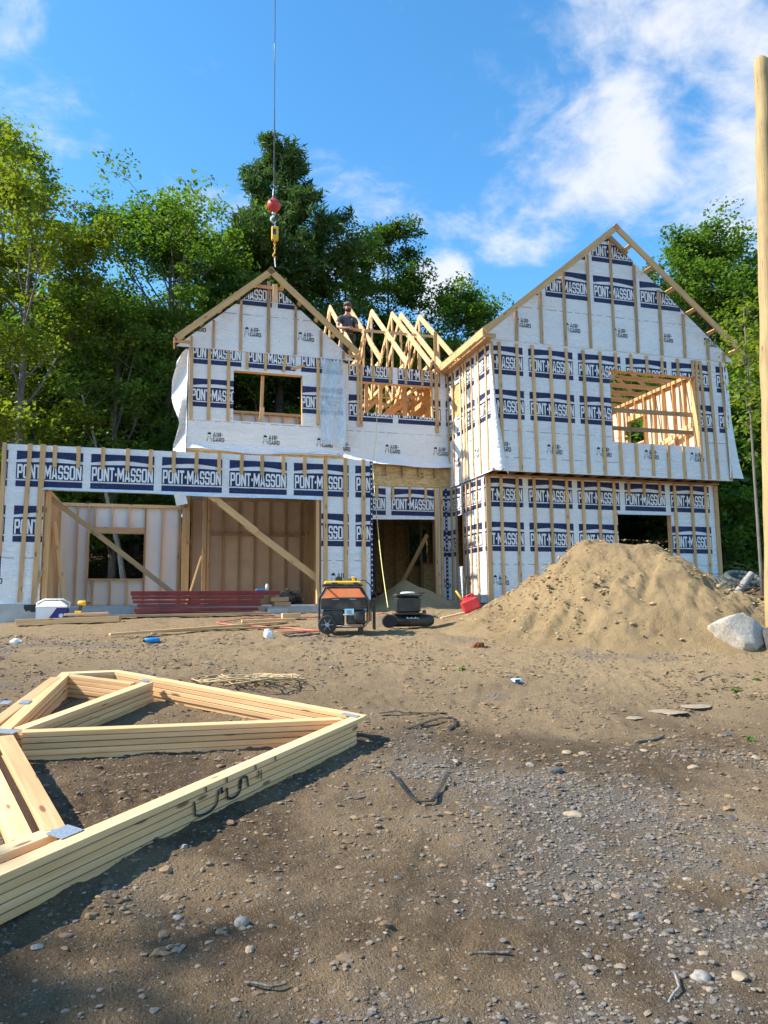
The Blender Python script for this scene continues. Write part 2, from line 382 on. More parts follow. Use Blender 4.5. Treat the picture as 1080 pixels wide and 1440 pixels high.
def micro(lat, dep):
    """clods, ruts and scuffs, in metres"""
    h = .050*(fbm(lat*.9, dep*.9, 3)-.5) + .040*(fbm(lat*3.1+9, dep*3.1, 4)-.5) + .026*(fbm(lat*9.5+4, dep*9.5, 3)-.5)
    cl = ss(.58, .78, fbm(lat*5+70, dep*5+20, 3)); h = h + .020*cl*(vnoise(lat*24, dep*24)) + .010*(vnoise(lat*31+5, dep*31)-.5)*ss(.5, .2, cl)
    # a ribbed tyre track pressed in beside the trusses
    for (ax, ay, bx, by, w, lug, dp_) in ((-2.35, 4.35, -.7, 4.95, .20, .008, .010), (-2.7, 8.3, -1.0, 10.3, .24, .006, .02), (.4, 7.6, 2.6, 9.2, .22, .0, .018), (.1, 3.0, 1.2, 8.4, .20, .0, .014), (1.75, 2.8, 2.5, 7.9, .20, .0, .014)):
        ux, uy = bx-ax, by-ay; L = math.hypot(ux, uy); ux /= L; uy /= L
        t = (lat-ax)*ux+(dep-ay)*uy; d = np.abs(-(lat-ax)*uy+(dep-ay)*ux)
        mask = (1-ss(w*.7, w, d))*ss(0, .25, t)*(1-ss(L-.25, L, t))*ss(.32, .5, vnoise(lat*2.2+2, dep*2.2))
        h = h - mask*(dp_ + lug*np.sign(np.sin(t*48+d*14))) + .5*dp_*np.exp(-((d-w*1.15)/.06)**2)*ss(0, .25, t)*(1-ss(L-.25, L, t))*vnoise(lat*5, dep*5)
    return h*(1-ss(40, 60, dep))
GZ = G(GX, GY); near = (np.abs(LA) < 30) & (DE > -6) & (DE < 60)
mic = np.where(near, micro(LA, DE), 0)
inside = (GX > -.4) & (GX < 15.6) & (GY > -.05) & (GY < 9)
GZ = GZ + np.where(inside, np.minimum(mic, 0), mic)
nr, nc = GZ.shape
ii = np.arange(nr*nc).reshape(nr, nc)
F = np.stack([ii[:-1, :-1], ii[:-1, 1:], ii[1:, 1:], ii[1:, :-1]], -1).reshape(-1, 4)
V = np.stack([GX, GY, GZ], -1).reshape(-1, 3)
MOUND = (3.95, 12.55)
sand = np.clip(1.25*np.exp(-(((LA-3.9)/3.6)**2+((DE-11.8)/3.0)**2))+.60*ss(7.4, 9.6, DE)*(1-ss(15, 18, DE))+.30*np.exp(-((LA-1.5)/2.5)**2-((DE-7.2)/.9)**2) - .0, 0, 1)*(1-ss(19, 22, DE))
sand = np.clip(sand + .5*(fbm(LA*.7+50, DE*.7, 3)-.5), 0, 1)
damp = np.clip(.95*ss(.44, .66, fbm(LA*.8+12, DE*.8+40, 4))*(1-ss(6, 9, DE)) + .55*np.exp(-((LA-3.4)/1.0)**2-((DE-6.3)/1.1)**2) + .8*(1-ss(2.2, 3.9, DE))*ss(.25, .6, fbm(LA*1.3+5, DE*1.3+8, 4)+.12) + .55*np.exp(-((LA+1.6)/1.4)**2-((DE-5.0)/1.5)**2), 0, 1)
litter = np.clip(ss(20.5, 22.5, DE) + ss(5.0, 6.2, LA)*ss(8.5, 11, DE)*.8, 0, 1)
m = NT('trodden dirt'); P = m.co('Object')
ng = m.noise(P, 2.6, 5, .62); nm = m.noise(P, 11, 5, .65); nf = m.noise(P, 62, 4, .7); nff = m.noise(P, 210, 3, .6)
base = m.mix(m.rng(ng, .32, .70), (.215, .152, .087), (.32, .232, .138))
base = m.mix(m.attr('sand'), base, m.mix(m.rng(nm, .3, .7), (.325, .233, .128), (.42, .308, .172)))
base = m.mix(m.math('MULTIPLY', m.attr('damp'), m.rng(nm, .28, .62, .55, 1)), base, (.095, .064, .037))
gv = m.math('MULTIPLY', m.attr('gravel'), m.rng(nm, .25, .6, .4, .95)); base = m.mix(gv, base, m.mix(m.rng(nf, .35, .65), (.125, .108, .088), (.235, .21, .175)))
base = m.mix(m.attr('litter'), base, m.mix(m.rng(nm, .35, .65), (.050, .032, .018), (.15, .090, .045)))
dots = m.vor(P, 48, out='Distance'); dcol = m.vor(P, 48, out='Color'); sc2 = m.N('ShaderNodeSeparateColor'); m.L(dcol, sc2.inputs[0])
pm = m.math('MULTIPLY', m.rng(dots, .20, .30, 1, 0), m.rng(sc2.outputs[0], .55, .6, 0, .75))
base = m.mix(pm, base, m.mix(sc2.outputs[1], (.13, .11, .09), (.44, .39, .32)))
dots2 = m.vor(P, 120); dc2 = m.N('ShaderNodeSeparateColor'); m.L(m.vor(P, 120, out='Color'), dc2.inputs[0]); pm2 = m.math('MULTIPLY', m.rng(dots2, .22, .34, 1, 0), m.rng(dc2.outputs[0], .5, .56, 0, .8)); base = m.mix(pm2, base, m.mix(dc2.outputs[1], (.055, .045, .035), (.40, .34, .26)))
base = m.mix(m.rng(m.noise(P, 28, 5, .7), .54, .68, 0, .6), base, (.085, .058, .035))
base = m.mix(1.0, base, m.mix(m.rng(nff, .3, .7), (.60, .58, .56), (1.30, 1.28, 1.25)), 'MULTIPLY')
m.col(base); m.rough(.92); m.b.inputs['Specular IOR Level'].default_value = .15
hh = m.math('ADD', m.math('MULTIPLY', nf, 1.0), m.math('ADD', m.math('MULTIPLY', nff, .35), m.math('MULTIPLY', m.rng(dots, .0, .32, 1, 0), .35)))
m.bump(hh, 1.0, .028); M['dirt'] = m.mat
gmap = np.where(near, gravelmap(LA, DE), 0)
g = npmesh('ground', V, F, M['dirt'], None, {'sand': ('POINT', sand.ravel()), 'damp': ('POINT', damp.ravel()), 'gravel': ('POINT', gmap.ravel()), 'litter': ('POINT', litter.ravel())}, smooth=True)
tag(g, kind='structure')
def GM(lat, dep):                  # exact level of the worked ground at a site point
    x, y = site(lat, dep); return float(G(x, y)+micro(np.float64(lat), np.float64(dep)))

# ------------------------------------------------------------------ the heap of sand
def moundh(lat, dep):
    a, b = lat-MOUND[0], dep-MOUND[1]
    n = fbm(lat*.8+3, dep*.8+8, 3)-.5
    r1 = np.sqrt((np.maximum(np.abs(a+.1)-.34, 0)/2.25)**2+(b/np.where(b < 0, 2.5, 2.0))**2)
    h1 = 1.60*(1-r1*1.02)
    r2 = np.sqrt(((a+1.65)/1.45)**2+((b+.5)/1.7)**2); h2 = .42*(1-r2)
    r3 = np.sqrt(((a-1.9)/1.75)**2+((b+.9)/1.9)**2); h3 = .40*(1-r3)
    k = .10
    h = k*np.log(np.exp(h1/k)+np.exp(h2/k)+np.exp(h3/k)+np.exp(-.02/k))
    h = np.minimum(h, 1.38+.12*(h-1.38)) + .10*n*ss(.0, .35, h)
    return h
ml = np.arange(.6, 8.3, .03); md = np.arange(9.2, 15.2, .03)
A_, B_ = np.meshgrid(ml, md); H_ = moundh(A_, B_)
dx = fbm(A_*4+11, B_*4+2, 4)-.5; d2 = vnoise(A_*14, B_*14)-.5; d3 = vnoise(A_*31, B_*31)-.5
rill = ss(.58, .72, fbm((A_-.6*B_)*1.7, (B_+.2*A_)*.55+6, 3))
d4 = fbm(A_*9+5, B_*9+3, 3)-.5
H2 = H_ + (.16*dx + .06*d4 + .020*d2*ss(.4, .62, fbm(A_*1.6, B_*1.6+33, 3))*1.6 + .016*d3 - .085*rill)*ss(.02, .30, H_)
X_, Y_ = site(A_, B_); Z_ = G(X_, Y_) + H2 - .06
nr, nc = Z_.shape; ii = np.arange(nr*nc).reshape(nr, nc)
F = np.stack([ii[:-1, :-1], ii[:-1, 1:], ii[1:, 1:], ii[1:, :-1]], -1).reshape(-1, 4)
keep = (H_.ravel()[F] > -.02).any(1); F = F[keep]
us, inv_ = np.unique(F, return_inverse=True); F = inv_.reshape(-1, 4)
Vm = np.stack([X_, Y_, Z_], -1).reshape(-1, 3)[us]
m = NT('heaped sand'); P = m.co('Object'); n1_ = m.noise(P, 1.3, 5, .6); n2_ = m.noise(P, 9, 5, .65); n3_ = m.noise(P, 70, 4, .7)
c = m.mix(m.rng(n1_, .35, .68), (.445, .318, .165), (.325, .23, .12)); c = m.mix(m.rng(n2_, .56, .74, 0, .6), c, (.24, .16, .08)); c = m.mix(m.rng(n3_, .25, .75, .25, 0), c, (.15, .10, .06))
m.col(c); m.rough(.95); m.b.inputs['Specular IOR Level'].default_value = .1
m.bump(m.math('ADD', n2_, m.math('MULTIPLY', n3_, .8)), 1.0, .05); M['sand'] = m.mat
sandpile = npmesh('sand_heap', Vm, F, M['sand'], None, smooth=True)
tag(sandpile, 'big heap of tan sand with lumpy sides in front of the right wing', 'sand heap')

# ------------------------------------------------------------------ loose stone, joined: nobody could count it
def ico():
    t = (1+5**.5)/2
    v = np.array([(-1, t, 0), (1, t, 0), (-1, -t, 0), (1, -t, 0), (0, -1, t), (0, 1, t), (0, -1, -t), (0, 1, -t), (t, 0, -1), (t, 0, 1), (-t, 0, -1), (-t, 0, 1)], float)
    f = np.array([(0, 11, 5), (0, 5, 1), (0, 1, 7), (0, 7, 10), (0, 10, 11), (1, 5, 9), (5, 11, 4), (11, 10, 2), (10, 7, 6), (7, 1, 8), (3, 9, 4), (3, 4, 2), (3, 2, 6), (3, 6, 8), (3, 8, 9), (4, 9, 5), (2, 4, 11), (6, 2, 10), (8, 6, 7), (9, 8, 1)])
    return v/np.linalg.norm(v[0]), f
ICV, ICF = ico()
def rocks(name, pos, size, tint, mat, seed, flat=.6, parent=None):
    rs = np.random.RandomState(seed); n = len(pos)
    var = [ICV*(1+.42*(rs.rand(12, 1)-.5))*np.array([1.15, .9, .75])+.10*rs.randn(12, 3) for _ in range(14)]
    k = rs.randint(0, 14, n); B = np.array(var)[k]
    B = B*(1+.5*(rs.rand(n, 1, 3)-.5))
    a = rs.rand(n)*6.283; ca, sa = np.cos(a), np.sin(a); t = (rs.rand(n)-.5)*.9; ct, st = np.cos(t), np.sin(t)
    x = B[:, :, 0]; y = B[:, :, 1]*ct[:, None]-B[:, :, 2]*st[:, None]; z = (B[:, :, 1]*st[:, None]+B[:, :, 2]*ct[:, None])*flat
    Vv = np.stack([x*ca[:, None]-y*sa[:, None], x*sa[:, None]+y*ca[:, None], z], -1)*size[:, None, None] + pos[:, None, :]
    Ff = (ICF[None]+12*np.arange(n)[:, None, None]).reshape(-1, 3)
    return npmesh(name, Vv.reshape(-1, 3), Ff, mat, parent, {'tint': ('FACE', np.repeat(tint, 20))})
m = NT('mixed field stone'); m.col(m.mix(m.rng(m.noise(m.co(), 45, 4), .3, .7, 0, .5), m.ramp(m.attr('tint'), [(0, (.075, .075, .085)), (.3, (.145, .130, .115)), (.55, (.205, .175, .14)), (.8, (.25, .19, .12)), (1, (.37, .32, .25))]), (.15, .115, .08)))
m.rough(.85); m.bump(m.noise(m.co(), 160, 3), .4, .003); M['stone'] = m.mat
rs = np.random.RandomState(5); N0 = 200000
lat = rs.uniform(-6, 6, N0); dep = 1.2+ (rs.rand(N0)**1.7)*9.0
ok = np.abs(lat) < .55*dep+.35; lat, dep = lat[ok], dep[ok]
gmv = gravelmap(lat, dep); pr = .10+.80*gmv**1.1; pr = pr*np.where(dep > 6.5, .35, 1); ok = rs.rand(len(lat)) < pr; lat, dep, gmv = lat[ok], dep[ok], gmv[ok]
lat, dep, gmv = lat[:44000], dep[:44000], gmv[:44000]
x, y = site(lat, dep); z = G(x, y)+micro(lat, dep)
sz = np.clip(np.exp(rs.randn(len(x))*.48)*.0060*(.8+.12*dep), .003, .019)
tint = np.clip(rs.beta(1.6, 2.0, len(x))*.8+.12*(1-gmv)+(rs.rand(len(x)) > .96)*.3, 0, 1)
gr = rocks('gravel', np.stack([x, y, z+sz*.12], -1), sz, tint, M['stone'], 8); tag(gr, 'grey and tan crushed gravel scattered over the dirt', kind='stuff')
# clods on the heap
N1 = 3800; la = rs.uniform(.9, 8, N1); de = rs.uniform(9.4, 13.6, N1); h = moundh(la, de); ok = (h > .12) & (rs.rand(N1) < ss(.38, .6, fbm(la*1.6, de*1.6+33, 3))+.12); la, de, h = la[ok], de[ok], h[ok]
x, y = site(la, de); zz = G(x, y)+h-.055; sz = np.clip(np.exp(rs.randn(len(x))*.65)*.0125, .005, .042)*np.where(h > 1.15, .6, 1)
m = NT('clods of sand'); m.col(m.ramp(m.attr('tint'), [(0, (.20, .14, .075)), (.5, (.33, .235, .12)), (1, (.42, .30, .155))])); m.rough(.95); m.bump(m.noise(m.co(), 60, 4), .7, .01); M['clod'] = m.mat
ck = rocks('clods', np.stack([x, y, zz], -1), sz, rs.rand(len(x)), M['clod'], 9, .75, sandpile); ck['kind'] = 'stuff'
# crumbs of dirt on the flat
N2 = 30000; la = rs.uniform(-6, 6, N2); de = 1.4+rs.rand(N2)**1.3*10; ok = (np.abs(la) < .56*de+.3) & (rs.rand(N2) < ss(.4, .62, fbm(la*2.3+70, de*2.3+20, 3))); la, de = la[ok], de[ok]
x, y = site(la, de); zz = G(x, y)+micro(la, de); sz = np.clip(np.exp(rs.randn(len(x))*.5)*.0075*(.8+.12*de), .004, .035)
m = NT('crumbs of soil'); m.col(m.ramp(m.attr('tint'), [(0, (.07, .046, .027)), (.6, (.20, .135, .078)), (1, (.33, .235, .13))])); m.rough(.95); M['crumb'] = m.mat
sdv = np.clip(.25+.6*rs.rand(len(x))-.1+.1*ss(7, 9, de), 0, 1)
cr = rocks('dirt', np.stack([x, y, zz], -1), sz, sdv, M['crumb'], 19, .7); tag(cr, 'brown crumbs of soil strewn over the ground', kind='stuff')
# ------------------------------------------------------------------ flat print on the wrap
def rect(x0, y0, x1, y1): return [(x0, y0), (x1, y0), (x1, y1), (x0, y1)]
def glyph(ch):                     # convex pieces that do not overlap, in a unit cell
    s = .30
    if ch == 'P': return [rect(0, 0, s, 1), [(s, .82), (1, .88), (.88, 1), (s, 1)], [(s, .36), (.88, .36), (1, .48), (s, .54)], [(1-s, .524), (1, .48), (1, .88), (1-s, .852)]]
    if ch == 'R': return glyph('P')+[[(.42, .36), (.68, 0), (1, 0), (.74, .36)]]
    if ch == 'O': return [rect(0, .15, s, .85), rect(1-s, .15, 1, .85), [(0, .15), (.16, 0), (.84, 0), (1, .15)], [(0, .85), (1, .85), (.84, 1), (.16, 1)]]
    if ch == 'N': return [rect(0, 0, s, 1), rect(1-s, 0, 1, 1), [(s, 1), (s, .58), (1-s, 0), (1-s, .42)]]
    if ch == 'T': return [rect(0, .82, 1, 1), rect(.34, 0, .66, .82)]
    if ch == 'M': return [rect(0, 0, .22, 1), rect(.78, 0, 1, 1), [(.22, 1), (.22, .55), (.5, .12), (.5, .56)], [(.78, 1), (.5, .56), (.5, .12), (.78, .55)]]
    if ch == 'A': return [[(0, 0), (.28, 0), (.40, .42), (.40, 1), (.33, 1)], [(1, 0), (.67, 1), (.60, 1), (.60, .42), (.72, 0)], [(.33, .16), (.67, .16), (.62, .34), (.38, .34)], rect(.40, .86, .60, 1)]
    if ch == 'S': return [[(0, .15), (.15, 0), (.85, 0), (1, .15)], rect(1-s, .15, 1, .43), [(0, .52), (.12, .43), (1, .43), (1, .48), (.88, .57), (0, .57)], rect(0, .57, s, .85), [(0, .85), (1, .85), (.85, 1), (.15, 1)], rect(0, .15, s, .30), rect(1-s, .70, 1, .85)]
    if ch == '-': return [rect(.1, .40, .9, .60)]
    if ch == 'I': return [rect(.2, 0, .8, 1)]
    if ch == 'G': return [rect(0, .12, s, .88), [(0, .88), (1, .88), (.88, 1), (.12, 1)], [(0, .12), (.12, 0), (.88, 0), (1, .12)], rect(1-s, .12, 1, .50), rect(.5, .38, 1-s, .50), rect(1-s, .74, 1, .88)]
    if ch == 'D': return [rect(0, 0, s, 1), [(s, .84), (1, .84), (.85, 1), (s, 1)], [(s, 0), (.85, 0), (1, .16), (s, .16)], rect(1-s, .16, 1, .84)]
    return []
def word(txt, x0, y0, x1, y1, wid, gap=.09):
    tot = sum(wid.get(c, 1) for c in txt)+gap*(len(txt)-1); k = (x1-x0)/tot; x = x0; out = []
    for c in txt:
        w = wid.get(c, 1)*k
        for p in glyph(c): out.append([(x+a*w, y0+b*(y1-y0)) for a, b in p])
        x += w+gap*k
    return out
PW, PH = 1.085, .634
def print_big():                   # navy block, bridge arc, lettering; y measured from the top of the print downwards (negative)
    o = []; n = 8
    arc = lambda t: -(.255-.085*(1-abs(2*t-1)**1.6))*PH
    for i in range(n):
        t0, t1 = i/n, (i+1)/n; o.append(([(PW*t0, arc(t0)), (PW*t1, arc(t1)), (PW*t1, 0), (PW*t0, 0)], 0, .003))
    arc2 = lambda t: -(.325-.03*(1-abs(2*t-1)))*PH
    for i in range(n):
        t0, t1 = i/n, (i+1)/n; o.append(([(PW*t0, -.795*PH), (PW*t1, -.795*PH), (PW*t1, arc2(t1)), (PW*t0, arc2(t0))], 0, .003))
    o.append((rect(0, -PH, PW, -.835*PH), 0, .003))
    W = {'-': .38, 'M': 1.22, 'N': .98, 'P': .9, 'T': .82, 'S': .9}
    L = word('PONT-MASSON', .018*PW, -.775*PH, .982*PW, -.375*PH, W)
    for p in L: o.append(([(a+.012, b-.010) for a, b in p], 1, .005))
    for p in L: o.append((p, 2, .007))
    return o
def print_small():                 # the small two-line mark with its line emblem; origin at the left of the emblem, top
    o = []
    W = {'I': .5, '-': .4}
    for p in word('AIR-', .13, -.095, .345, 0, W, .16): o.append((p, 1, .003))
    for p in word('GARD', .13, -.205, .375, -.11, W, .14): o.append((p, 1, .003))
    o += [([(.01, -.045), (.10, -.045), (.085, -.01), (.055, .012), (.025, -.01)], 1, .003)]
    for q in (rect(.02, -.165, .03, -.05), rect(.08, -.165, .09, -.05), rect(.03, -.10, .08, -.09), rect(.0, -.20, .02, -.13), rect(.09, -.20, .11, -.13), rect(.04, -.145, .07, -.135)): o.append((q, 3, .003))
    return o
BIG, SMALL = print_big(), print_small()
def clip(poly, region):
    out = poly; n = len(region)
    for i in range(n):
        a, b = region[i], region[(i+1) % n]; ex, ey = b[0]-a[0], b[1]-a[1]
        src = out; out = []
        if not src: return []
        sd = [ex*(p[1]-a[1])-ey*(p[0]-a[0]) for p in src]
        for j in range(len(src)):
            p, q = src[j], src[(j+1) % len(src)]; u, v = sd[j], sd[(j+1) % len(src)]
            if u >= 0: out.append(p)
            if (u >= 0) != (v >= 0):
                t = u/(u-v); out.append((p[0]+(q[0]-p[0])*t, p[1]+(q[1]-p[1])*t))
    ar = sum(out[k][0]*out[(k+1) % len(out)][1]-out[(k+1) % len(out)][0]*out[k][1] for k in range(len(out)))/2 if len(out) > 2 else 0
    return out if ar > 2e-5 else []
house = thing('house', 'half-built two-storey timber house in white wrap with navy print', 'house')
PRM = None
class Wall:
    """a wrapped wall: U along it, N outwards; regions are convex polygons in (u, z)"""
    def __init__(s, name, O, U, N, regions, t=.012, label=None):
        s.O = Vector(O); s.U = Vector(U).normalized(); s.N = Vector(N).normalized(); s.reg = regions
        b = MB()
        for r in regions:
            f = [s.P(u, z, 0) for u, z in r]; k = [s.P(u, z, -t) for u, z in r]; n = len(r)
            b.poly(f, 0); b.poly(k[::-1], 1)
            for i in range(n): b.poly([f[i], k[i], k[(i+1) % n], f[(i+1) % n]], 1)
        s.o = b.build(name, [M['wrap'], M['osb']], house)
        if label: s.o['label'] = label
    def P(s, u, z, off=0): return s.O+s.U*u+Vector((0, 0, z))+s.N*off
    def put(s, name, polys, u0, z0):
        b = MB()
        for p, mi, off in polys:
            q = [(a+u0, c+z0) for a, c in p]
            for r in s.reg:
                c = clip(q, r)
                if c: b.poly([s.P(u, z, off) for u, z in c], mi)
        if b.f: return b.build(name, [M['navy'], M['ink'], M['inkw'], M['greyink']], s.o)
    def row(s, z, phase, u0, u1):
        k = math.floor((u0-phase)/1.22)-1
        while phase+k*1.22 < u1:
            s.put('printed_panel', BIG, phase+k*1.22, z); k += 1
    def marks(s, z, phase, u0, u1):
        k = math.floor((u0-phase)/1.22)-1
        while phase+k*1.22 < u1:
            s.put('printed_mark', SMALL, phase+k*1.22, z); k += 1
    def dashes(s, z, u0, u1):
        o = []; u = u0
        r_ = random.Random(int(z*100))
        while u < u1:
            L = r_.uniform(.10, .34); o.append((rect(u, z-.004, min(u+L, u1), z+.004), 3 if r_.random() < .4 else 1, .003)); u += L+r_.uniform(.03, .12)
        q = s.put('dashed_line', o, 0, 0)
        if q: q['kind'] = 'stuff'
    def batten(s, u, z0, z1, mat=None, w=.068, lean=0, off=.010, t=.019):
        return beam('batten', s.P(u, z0, off+t/2), s.P(u+lean, z1, off+t/2), w, t, mat or W_BAT, s.o, up=s.N)
def hole(u0, u1, z0, z1, w0, w1, h0, h1):      # the four regions round an opening
    return [rect(u0, z0, w0, z1), rect(w1, z0, u1, z1)] + ([rect(w0, z0, w1, h0)] if h0 > z0 else []) + ([rect(w0, h1, w1, z1)] if h1 < z1 else [])
def bm(name, p0, p1, w=.14, h=.038, mat=None, parent=None, up=(0, 0, 1)): return beam(name, p0, p1, w, h, mat or W_NEW, parent or house, up)
def opening(W, u0, u1, z0, z1, sill=True, t=.14):
    """rough framing round an opening: trimmers, sill and header seen edge-on"""
    par = W.o; c = -.012-t/2-.002
    for u in (u0-.019, u1+.019): bm('trimmer_stud', W.P(u, z0, c), W.P(u, z1, c), .038, t, W_NEW, par, up=W.N)
    if sill: bm('sill_plate', W.P(u0-.038, z0-.019, c), W.P(u1+.038, z0-.019, c), t, .038, W_NEW, par)
    bm('header', W.P(u0-.038, z1+.09, c), W.P(u1+.038, z1+.09, c), t, .18, W_NEW, par)
def studwall(name, A, B, z0, z1, N, sp=.406, board=None, holes=(), t=.09, mat=None, top=2):
    """open stud wall from A to B (plan points); board on the far side of N; returns part"""
    A = Vector((*A, 0)); B = Vector((*B, 0)); U = (B-A); L = U.length; U /= L; N = Vector(N); mat = mat or W_NEW
    bd = MB()
    rects = [(0, L, z0, z1)]
    for (h0, h1, g0, g1) in holes:
        nr_ = []
        for (a, b, c, d) in rects:
            if h1 <= a or h0 >= b: nr_.append((a, b, c, d)); continue
            if a < h0: nr_.append((a, h0, c, d))
            if h1 < b: nr_.append((h1, b, c, d))
            if c < g0: nr_.append((max(a, h0), min(b, h1), c, g0))
            if g1 < d: nr_.append((max(a, h0), min(b, h1), g1, d))
        rects = nr_
    off = -N*(t/2+.002)
    for a, b, c, d in rects:
        p = [A+U*a+off, A+U*b+off]; q = [w-N*.025 for w in p]
        f = lambda w, z: Vector((w.x, w.y, z))
        bd.hexa([f(p[0], c), f(p[1], c), f(q[1], c), f(q[0], c), f(p[0], d), f(p[1], d), f(q[1], d), f(q[0], d)])
    root = bd.build(name, board or M['foam'], house)
    def seg(nm, a, za, b, zb, w, h): beam(nm, A+U*a+Vector((0, 0, za)), A+U*b+Vector((0, 0, zb)), w, h, mat, root, up=(0, 0, 1) if abs(a-b) > .01 else tuple(N))
    for k in range(top): seg('top_plate', 0, z1-.019-.04*k, L, z1-.019-.04*k, t, .038)
    x = .02; us = []
    while x < L: us.append(x); x += sp
    us.append(L-.02)
    for (h0, h1, g0, g1) in holes: us += [h0-.02, h1+.02]
    for u in us:
        zz = [(z0+.04, z1-.04*top)]
        for (h0, h1, g0, g1) in holes:
            if h0 < u < h1: zz = [(z0+.04, g0-.04), (g1+.16, z1-.04*top)]
        for a, b in zz:
            if b-a > .05: seg('stud', u, a, u, b, .038, t)
    segs = [(0, L)]
    for (h0, h1, g0, g1) in holes:
        if g0 <= z0+.01: segs = [(0, h0), (h1, L)]
        else: seg('sill_plate', h0, g0-.019, h1, g0-.019, t+.004, .038)
        seg('header', h0, g1+.08, h1, g1+.08, t-.006, .15)
    for a, b in segs: seg('sole_plate', a, z0+.019, b, z0+.019, t, .038)
    return root
# ------------------------------------------------------------------ the house
X1, Y1 = (1, 0, 0), (0, -1, 0)
# slabs, stems, decks
b = MB(); b.box((-.05, .16, -.05), (6.3, 5.95, .09)); b.build('concrete_slab', M['conc'], house)
b = MB(); b.box((-.22, -.035, -.45), (.47, .12, .135)); b.build('foundation', M['conc'], house)
b = MB()
for cx, cz, r1, r2 in ((.30, .03, .075, .075), (.39, .045, .075, .08), (.345, .075, .11, .045)):
    b.poly([(cx+r1*math.cos(a), -.039, cz+r2*math.sin(a)) for a in np.linspace(0, 6.283, 17)[:-1]])
    break
b.poly([(.24, -.040, .115), (.235, -.040, .06), (.27, -.040, .0), (.32, -.040, .02), (.36, -.040, -.01), (.455, -.040, .0), (.46, -.040, .125)])
b.f = b.f[1:]; b.m = b.m[1:]
b.build('damp_proofing', M['tar'], house)
b = MB(); b.box((.49, .05, -.35), (6.35, .155, .055)); b.build('foundation', M['conc'], house)
b = MB(); b.box((6.45, 2.72, -.3), (15.1, 8.0, .16)); b.box((9.2, .8, -.3), (15.1, 2.715, .155)); b.build('concrete_slab', M['conc'], house)
b = MB(); b.box((2.97, 2.55, 3.36), (9.12, 8.0, 3.385)); b.build('floor_deck', M['osb'], house)
b = MB(); b.box((9.17, .20, 3.12), (15.1, 8.0, 3.145)); b.build('floor_deck', M['osb'], house)
for i in range(15): bm('floor_joist', (3.05+i*.406, 2.56, 3.22), (3.05+i*.406, 7.95, 3.22), .038, .235, W_DARK)
b = MB(); b.box((3.0, .02, 2.90), (6.36, 2.38, 2.915)); b.build('added_shade_deck', M['osb'], house)  # deck and its joists are out of view, added to darken the garage below
for i in range(9): bm('added_shade_joist', (3.05+i*.406, .16, 2.80), (3.05+i*.406, 2.5, 2.80), .038, .19, W_DARK)
bm('ceiling_beam', (3.02, .2, 2.74), (3.02, 5.8, 2.74), .09, .28, W_DARK)
for i in range(15): bm('floor_joist', (9.30+i*.406, .19, 2.98), (9.30+i*.406, 7.95, 2.98), .038, .235, W_DARK)

# garage front
gw = Wall('wrapped_wall', (0, 0, 0), X1, Y1, hole(-.16, 6.40, .135, 2.915, .47, 5.42, .1, 2.13))
gw.row(2.802, 0, -.2, 6.4); gw.row(1.832, 0, -.2, 6.4); gw.marks(.68, -.50, -.2, 6.4); gw.dashes(.92, -.16, .47); gw.dashes(.92, 5.42, 6.4)
for u in (-.2,): gw.batten(u-.0, .95, 2.93, lean=-.0)
gw.batten(.16, .16, 2.93, lean=.05); gw.batten(.39, .14, 2.93, w=.09, lean=.03)
for u in (.62, 1.01, 1.42, 1.84, 2.24, 2.65, 3.05, 3.47, 3.88, 4.27, 4.68, 5.09): gw.batten(u, 2.53+rnd.uniform(-.02, .02), 2.925, lean=rnd.uniform(-.01, .01))
for u in (5.50, 5.90, 6.26): gw.batten(u, .25, 2.925, w=.078, lean=rnd.uniform(-.01, .02))
opening(gw, .47, 5.42, .14, 2.13, sill=False)
bm('post', (.53, .16, .1), (.53, .16, 2.1), .09, .14, W_BAT); bm('post', (5.36, .07, .1), (5.36, .07, 2.1), .038, .14, W_NEW)
# drooping lower edge of the wrap over the garage opening
def skirt(name, P0, P1, z, drop, out, seed, n=60, mat=None, parent=None, rows=5, amp=.03):
    P0 = Vector(P0); P1 = Vector(P1); U = P1-P0; N = Vector((U.y, -U.x, 0)).normalized(); r0 = seed*13.7
    V = []; F = []
    for j in range(rows+1):
        for i in range(n+1):
            t = i/n; q = P0+U*t; s = j/rows
            w = float(fbm(np.float64(t*U.length*1.9+r0), np.float64(s*.8+r0), 3)-.5); w2 = float(vnoise(np.float64(t*U.length*6+r0), np.float64(s*2))-.5)
            d = drop*(.75+.9*float(vnoise(np.float64(t*U.length*.8+r0), np.float64(3.3))-.5))
            V.append(tuple(q+N*(.007+out*s*s+amp*s*(w*1.6+w2*.6))+Vector((0, 0, z-d*s))))
    for j in range(rows):
        for i in range(n): a = j*(n+1)+i; F.append((a, a+1, a+n+2, a+n+1))
    o = npmesh(name, np.array(V), np.array(F), mat or M['wrap'], parent or house, smooth=True); return o
skirt('loose_wrap_edge', (.44, 0, 0), (5.44, 0, 0), 2.165, .085, .035, 1, 90, parent=gw.o)
# edge strips and the garage corner
b = MB(); b.box((-.20, .004, .14), (-.165, .03, 2.9)); b.build('corner_strip', M['navy'], house)
b = MB(); b.box((6.405, -.012, .25), (6.45, .10, 2.9)); cs = b.build('corner_strip', M['navy'], house)
b = MB()
for k in range(26): b.box((6.415, -.0155, .33+k*.10), (6.437, -.0125, .36+k*.10))
b.build('printed_mark', M['inkw'], cs)
